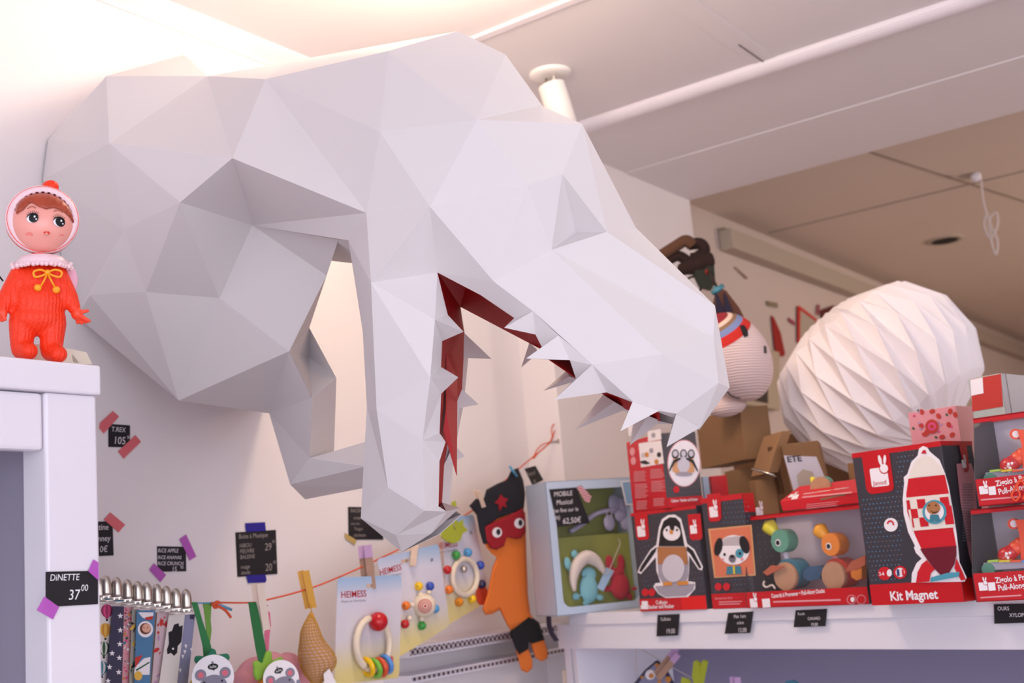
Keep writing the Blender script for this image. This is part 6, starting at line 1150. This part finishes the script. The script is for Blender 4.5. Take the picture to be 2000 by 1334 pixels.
bx('wooden_frame_board', 'thin brown board leaning left of the paper lampshade', 1527, 965, 2.42, .9, 1534, 1519, 872, 'kraft_dark', group='frames leaning behind the toys', tiltv=tv)
g, wr, wl, h = bx('picture_frame', 'brown framed poster with grey print leaning under the paper lampshade', 1548, 968, 2.36, .3, 1620, 1541, 868, 'kraft', group='frames leaning behind the toys', tiltv=tv)
b = MB(); b.flat(g, g.pl([(1538, 886), (1600, 884), (1625, 965), (1552, 965)], .001), .001, 'd_lgray'); 
a, c_ = g.ab(1544, 900, .002); b.text(g.sub(a, c_, .002, 0), 0, 0, 0, 'ETE', 16 * g.k(1544, 900), 'd_black', .02, 1.1); b.flat(g, g.pl([(1560, 925), (1572, 912), (1590, 916), (1598, 945), (1590, 962), (1562, 962)], .002), .002, 'duct'); o = bpy.data.objects['picture_frame']
q = b.build('poster_print'); q.location = V(q.location) - V(o.location); q.parent = o
b = MB(); b.tube([P(1470, 916, 2.43), P(1500, 925, 2.38), P(1519, 930, 2.38)], .003, 'metal', 8); tag(b.build('brass_rod'), 'thin brass rod lying across the cartons', 'rod')
bx('cardboard_box', 'wide dark brown carton at the very back under the paper lampshade', 1440, 975, 2.98, .12, 1690, 1435, 862, 'kraft_dark')
# ================================================================== on the far wall
mat('far_red', '9A1410', .8); mat('far_darkred', '5E1414', .8); mat('far_tape', 'A03450', .8); mat('far_tan', '8A7C62', .8); mat('far_frame', 'B8A890', .7); mat('photo_dark', '2E2018', .6)
ff = Fr((XW + .003, 0, 0), (0, 1, 0), (0, 0, 1), (1, 0, 0))
def wallpiece(name, pts, m, lab, cat, up=.001, th=.002, group=None): b = MB(); b.prism(ff, ff.pl(pts, up), up, up + th, m); return tag(b.build(name), lab, cat, group)
wallpiece('red_pennant', [(1506, 616), (1511, 620), (1524, 650), (1533, 692), (1528, 697), (1514, 690), (1510, 655)], 'far_red', 'long dark red pointed pennant on the far wall between knitted head and lampshade', 'pennant')
wallpiece('red_card', [(1602, 606), (1628, 596), (1632, 614), (1606, 632)], 'far_darkred', 'dark red card on the far wall just above the lampshade', 'card')
wallpiece('pink_tape', [(1597, 594), (1601, 597), (1598, 617), (1595, 614)], 'far_tape', 'upright pink tape strip left of the dark red card', 'tape', .004)
wallpiece('pink_tape', [(1539, 620), (1551, 628), (1553, 636), (1541, 628)], 'far_tape', 'slanting pink tape strip right of the red pennant', 'tape')
wallpiece('tan_tape', [(1497, 588), (1518, 592), (1519, 601), (1499, 597)], 'far_tan', 'tan tape strip above the red pennant', 'tape')
wallpiece('dark_tape', [(1433, 521), (1436, 522), (1460, 543), (1458, 545)], 'k_brown', 'thin dark slanting strip high on the far wall', 'tape')
wallpiece('wall_mark', [(1660, 549), (1665, 552), (1667, 559), (1662, 556)], 'seam_dark', 'tiny dark mark on the far wall under the cable duct', 'hook')
t = thing('triangle_poster', ff.q(1575, 660), 'pale poster with a red slanting edge on the far wall, cut by the lampshade', 'poster'); b = MB(); b.prism(ff, ff.pl([(1559, 598), (1606, 634), (1606, 680), (1559, 670)]), .001, .003, 'duct'); b.build('sheet', t)
b = MB(); b.prism(ff, ff.pl([(1558, 597), (1562, 598), (1596, 624), (1594, 628), (1563, 605), (1562, 670), (1558, 668)], .004), .003, .005, 'k_red'); b.build('red_border', t)
t = thing('white_picture_frame', ff.q(1500, 800), 'cream picture frame with a dark photo, behind the knitted head', 'picture frame'); b = MB(); b.prism(ff, ff.pl([(1440, 668), (1512, 690), (1513, 802), (1440, 790)], .0), .001, .02, 'far_frame'); b.build('frame', t)
b = MB(); b.prism(ff, ff.pl([(1450, 690), (1499, 705), (1500, 788), (1450, 778)], .021), .0205, .0215, 'photo_dark'); b.build('photo', t)
# ---- dark plush monkey hanging, with striped toy below
mat('monkey_brown', '2A1610', .95, bump=.4, bscale=120); mat('monkey_tan', '5A3A28', .95); mat('dark_green', '2A2E24', .9); mat('stripe_rust', '5A3628', .9); mat('stripe_navy', '241E34', .9)
dm = 2.9; km = dm / FPX
t = thing('brown_plush_monkey', P(1345, 560, dm), 'dark brown long-limbed plush monkey hanging beyond the dinosaur snout', 'plush toy')
def blobs(pts, m, nm, **kw):
    b = MB()
    for x, y, r in pts: b.ball(P(x, y, dm), r * km, m, k=12, j=8)
    return b.build(nm, t, remesh=.006, smooth_it=2)
b = MB(); b.tube(smoothpath([P(x, y, dm) for x, y in ((1290, 500), (1318, 482), (1340, 470), (1352, 480))]), .014, 'monkey_tan', 10); b.build('arm', t)
b = MB(); b.tube(smoothpath([P(x, y, dm + .01) for x, y in ((1345, 478), (1368, 476), (1376, 490), (1362, 502), (1350, 505))]), .014, 'monkey_brown', 10); b.tube(smoothpath([P(x, y, dm + .01) for x, y in ((1300, 512), (1322, 500), (1340, 508), (1352, 520))]), .013, 'monkey_brown', 10); b.build('arm', t)
blobs([(1350, 520, 18), (1368, 515, 18), (1385, 512, 13), (1335, 525, 14), (1384, 502, 11)], 'monkey_brown', 'body')
b = MB(); b.prism(Fr(P(1375, 540, dm), RW.col[0], RW.col[1], RW.col[2]), [(x_ * km, y_ * km) for x_, y_ in ((-25, 18), (18, 20), (20, -10), (12, -28), (-8, -22), (-16, -6))], -.015, .015, 'dark_green'); b.build('waistcoat', t)
b = MB(); b.ball(P(1382, 531, dm - .014), 5 * km, 'far_red'); b.build('red_badge', t)
b = MB(); b.tube(smoothpath([P(x, y, dm) for x, y in ((1343, 544), (1356, 540), (1368, 545), (1373, 556), (1366, 568), (1355, 580))]), .003, 'monkey_brown', 6); b.build('tail', t)
dm = 2.62; km = dm / FPX
t = thing('striped_knit_toy', P(1415, 600, dm), 'dark striped knitted toy tied with a teal bow under the brown monkey', 'plush toy')
b = MB(); b.prism(Fr(P(1415, 588, dm), RW.col[0], RW.col[1], RW.col[2]), [(x_ * km, y_ * km) for x_, y_ in ((-14, 24), (0, 20), (26, -14), (34, -30), (30, -70), (-22, -70), (-24, -24))], -.02, .02, 'stripe_rust'); b.build('body', t)
b = MB(); b.tube([P(1402, 566, dm), P(1384, 530, 2.88)], .004, 'monkey_brown', 6); b.build('cord', t)
b = MB()
for s_ in (-10, 6): b.prism(Fr(P(1415 + s_, 588, dm - .022), RW.col[0], RW.col[1], RW.col[2]), [(x_ * km, y_ * km) for x_, y_ in ((-8, 16), (-3, 12), (10, -20), (2, -22), (-6, -22))], -.002, .002, 'stripe_navy')
b.build('stripes', t)
b = MB(); b.tube([P(1392, 572, dm - .01), P(1402, 566, dm - .02), P(1411, 559, dm - .01)], .006, 'd_teal', 8); b.tube([P(1396, 562, dm - .01), P(1402, 566, dm - .02), P(1398, 576, dm - .01)], .005, 'd_teal', 8); b.build('teal_bow', t)
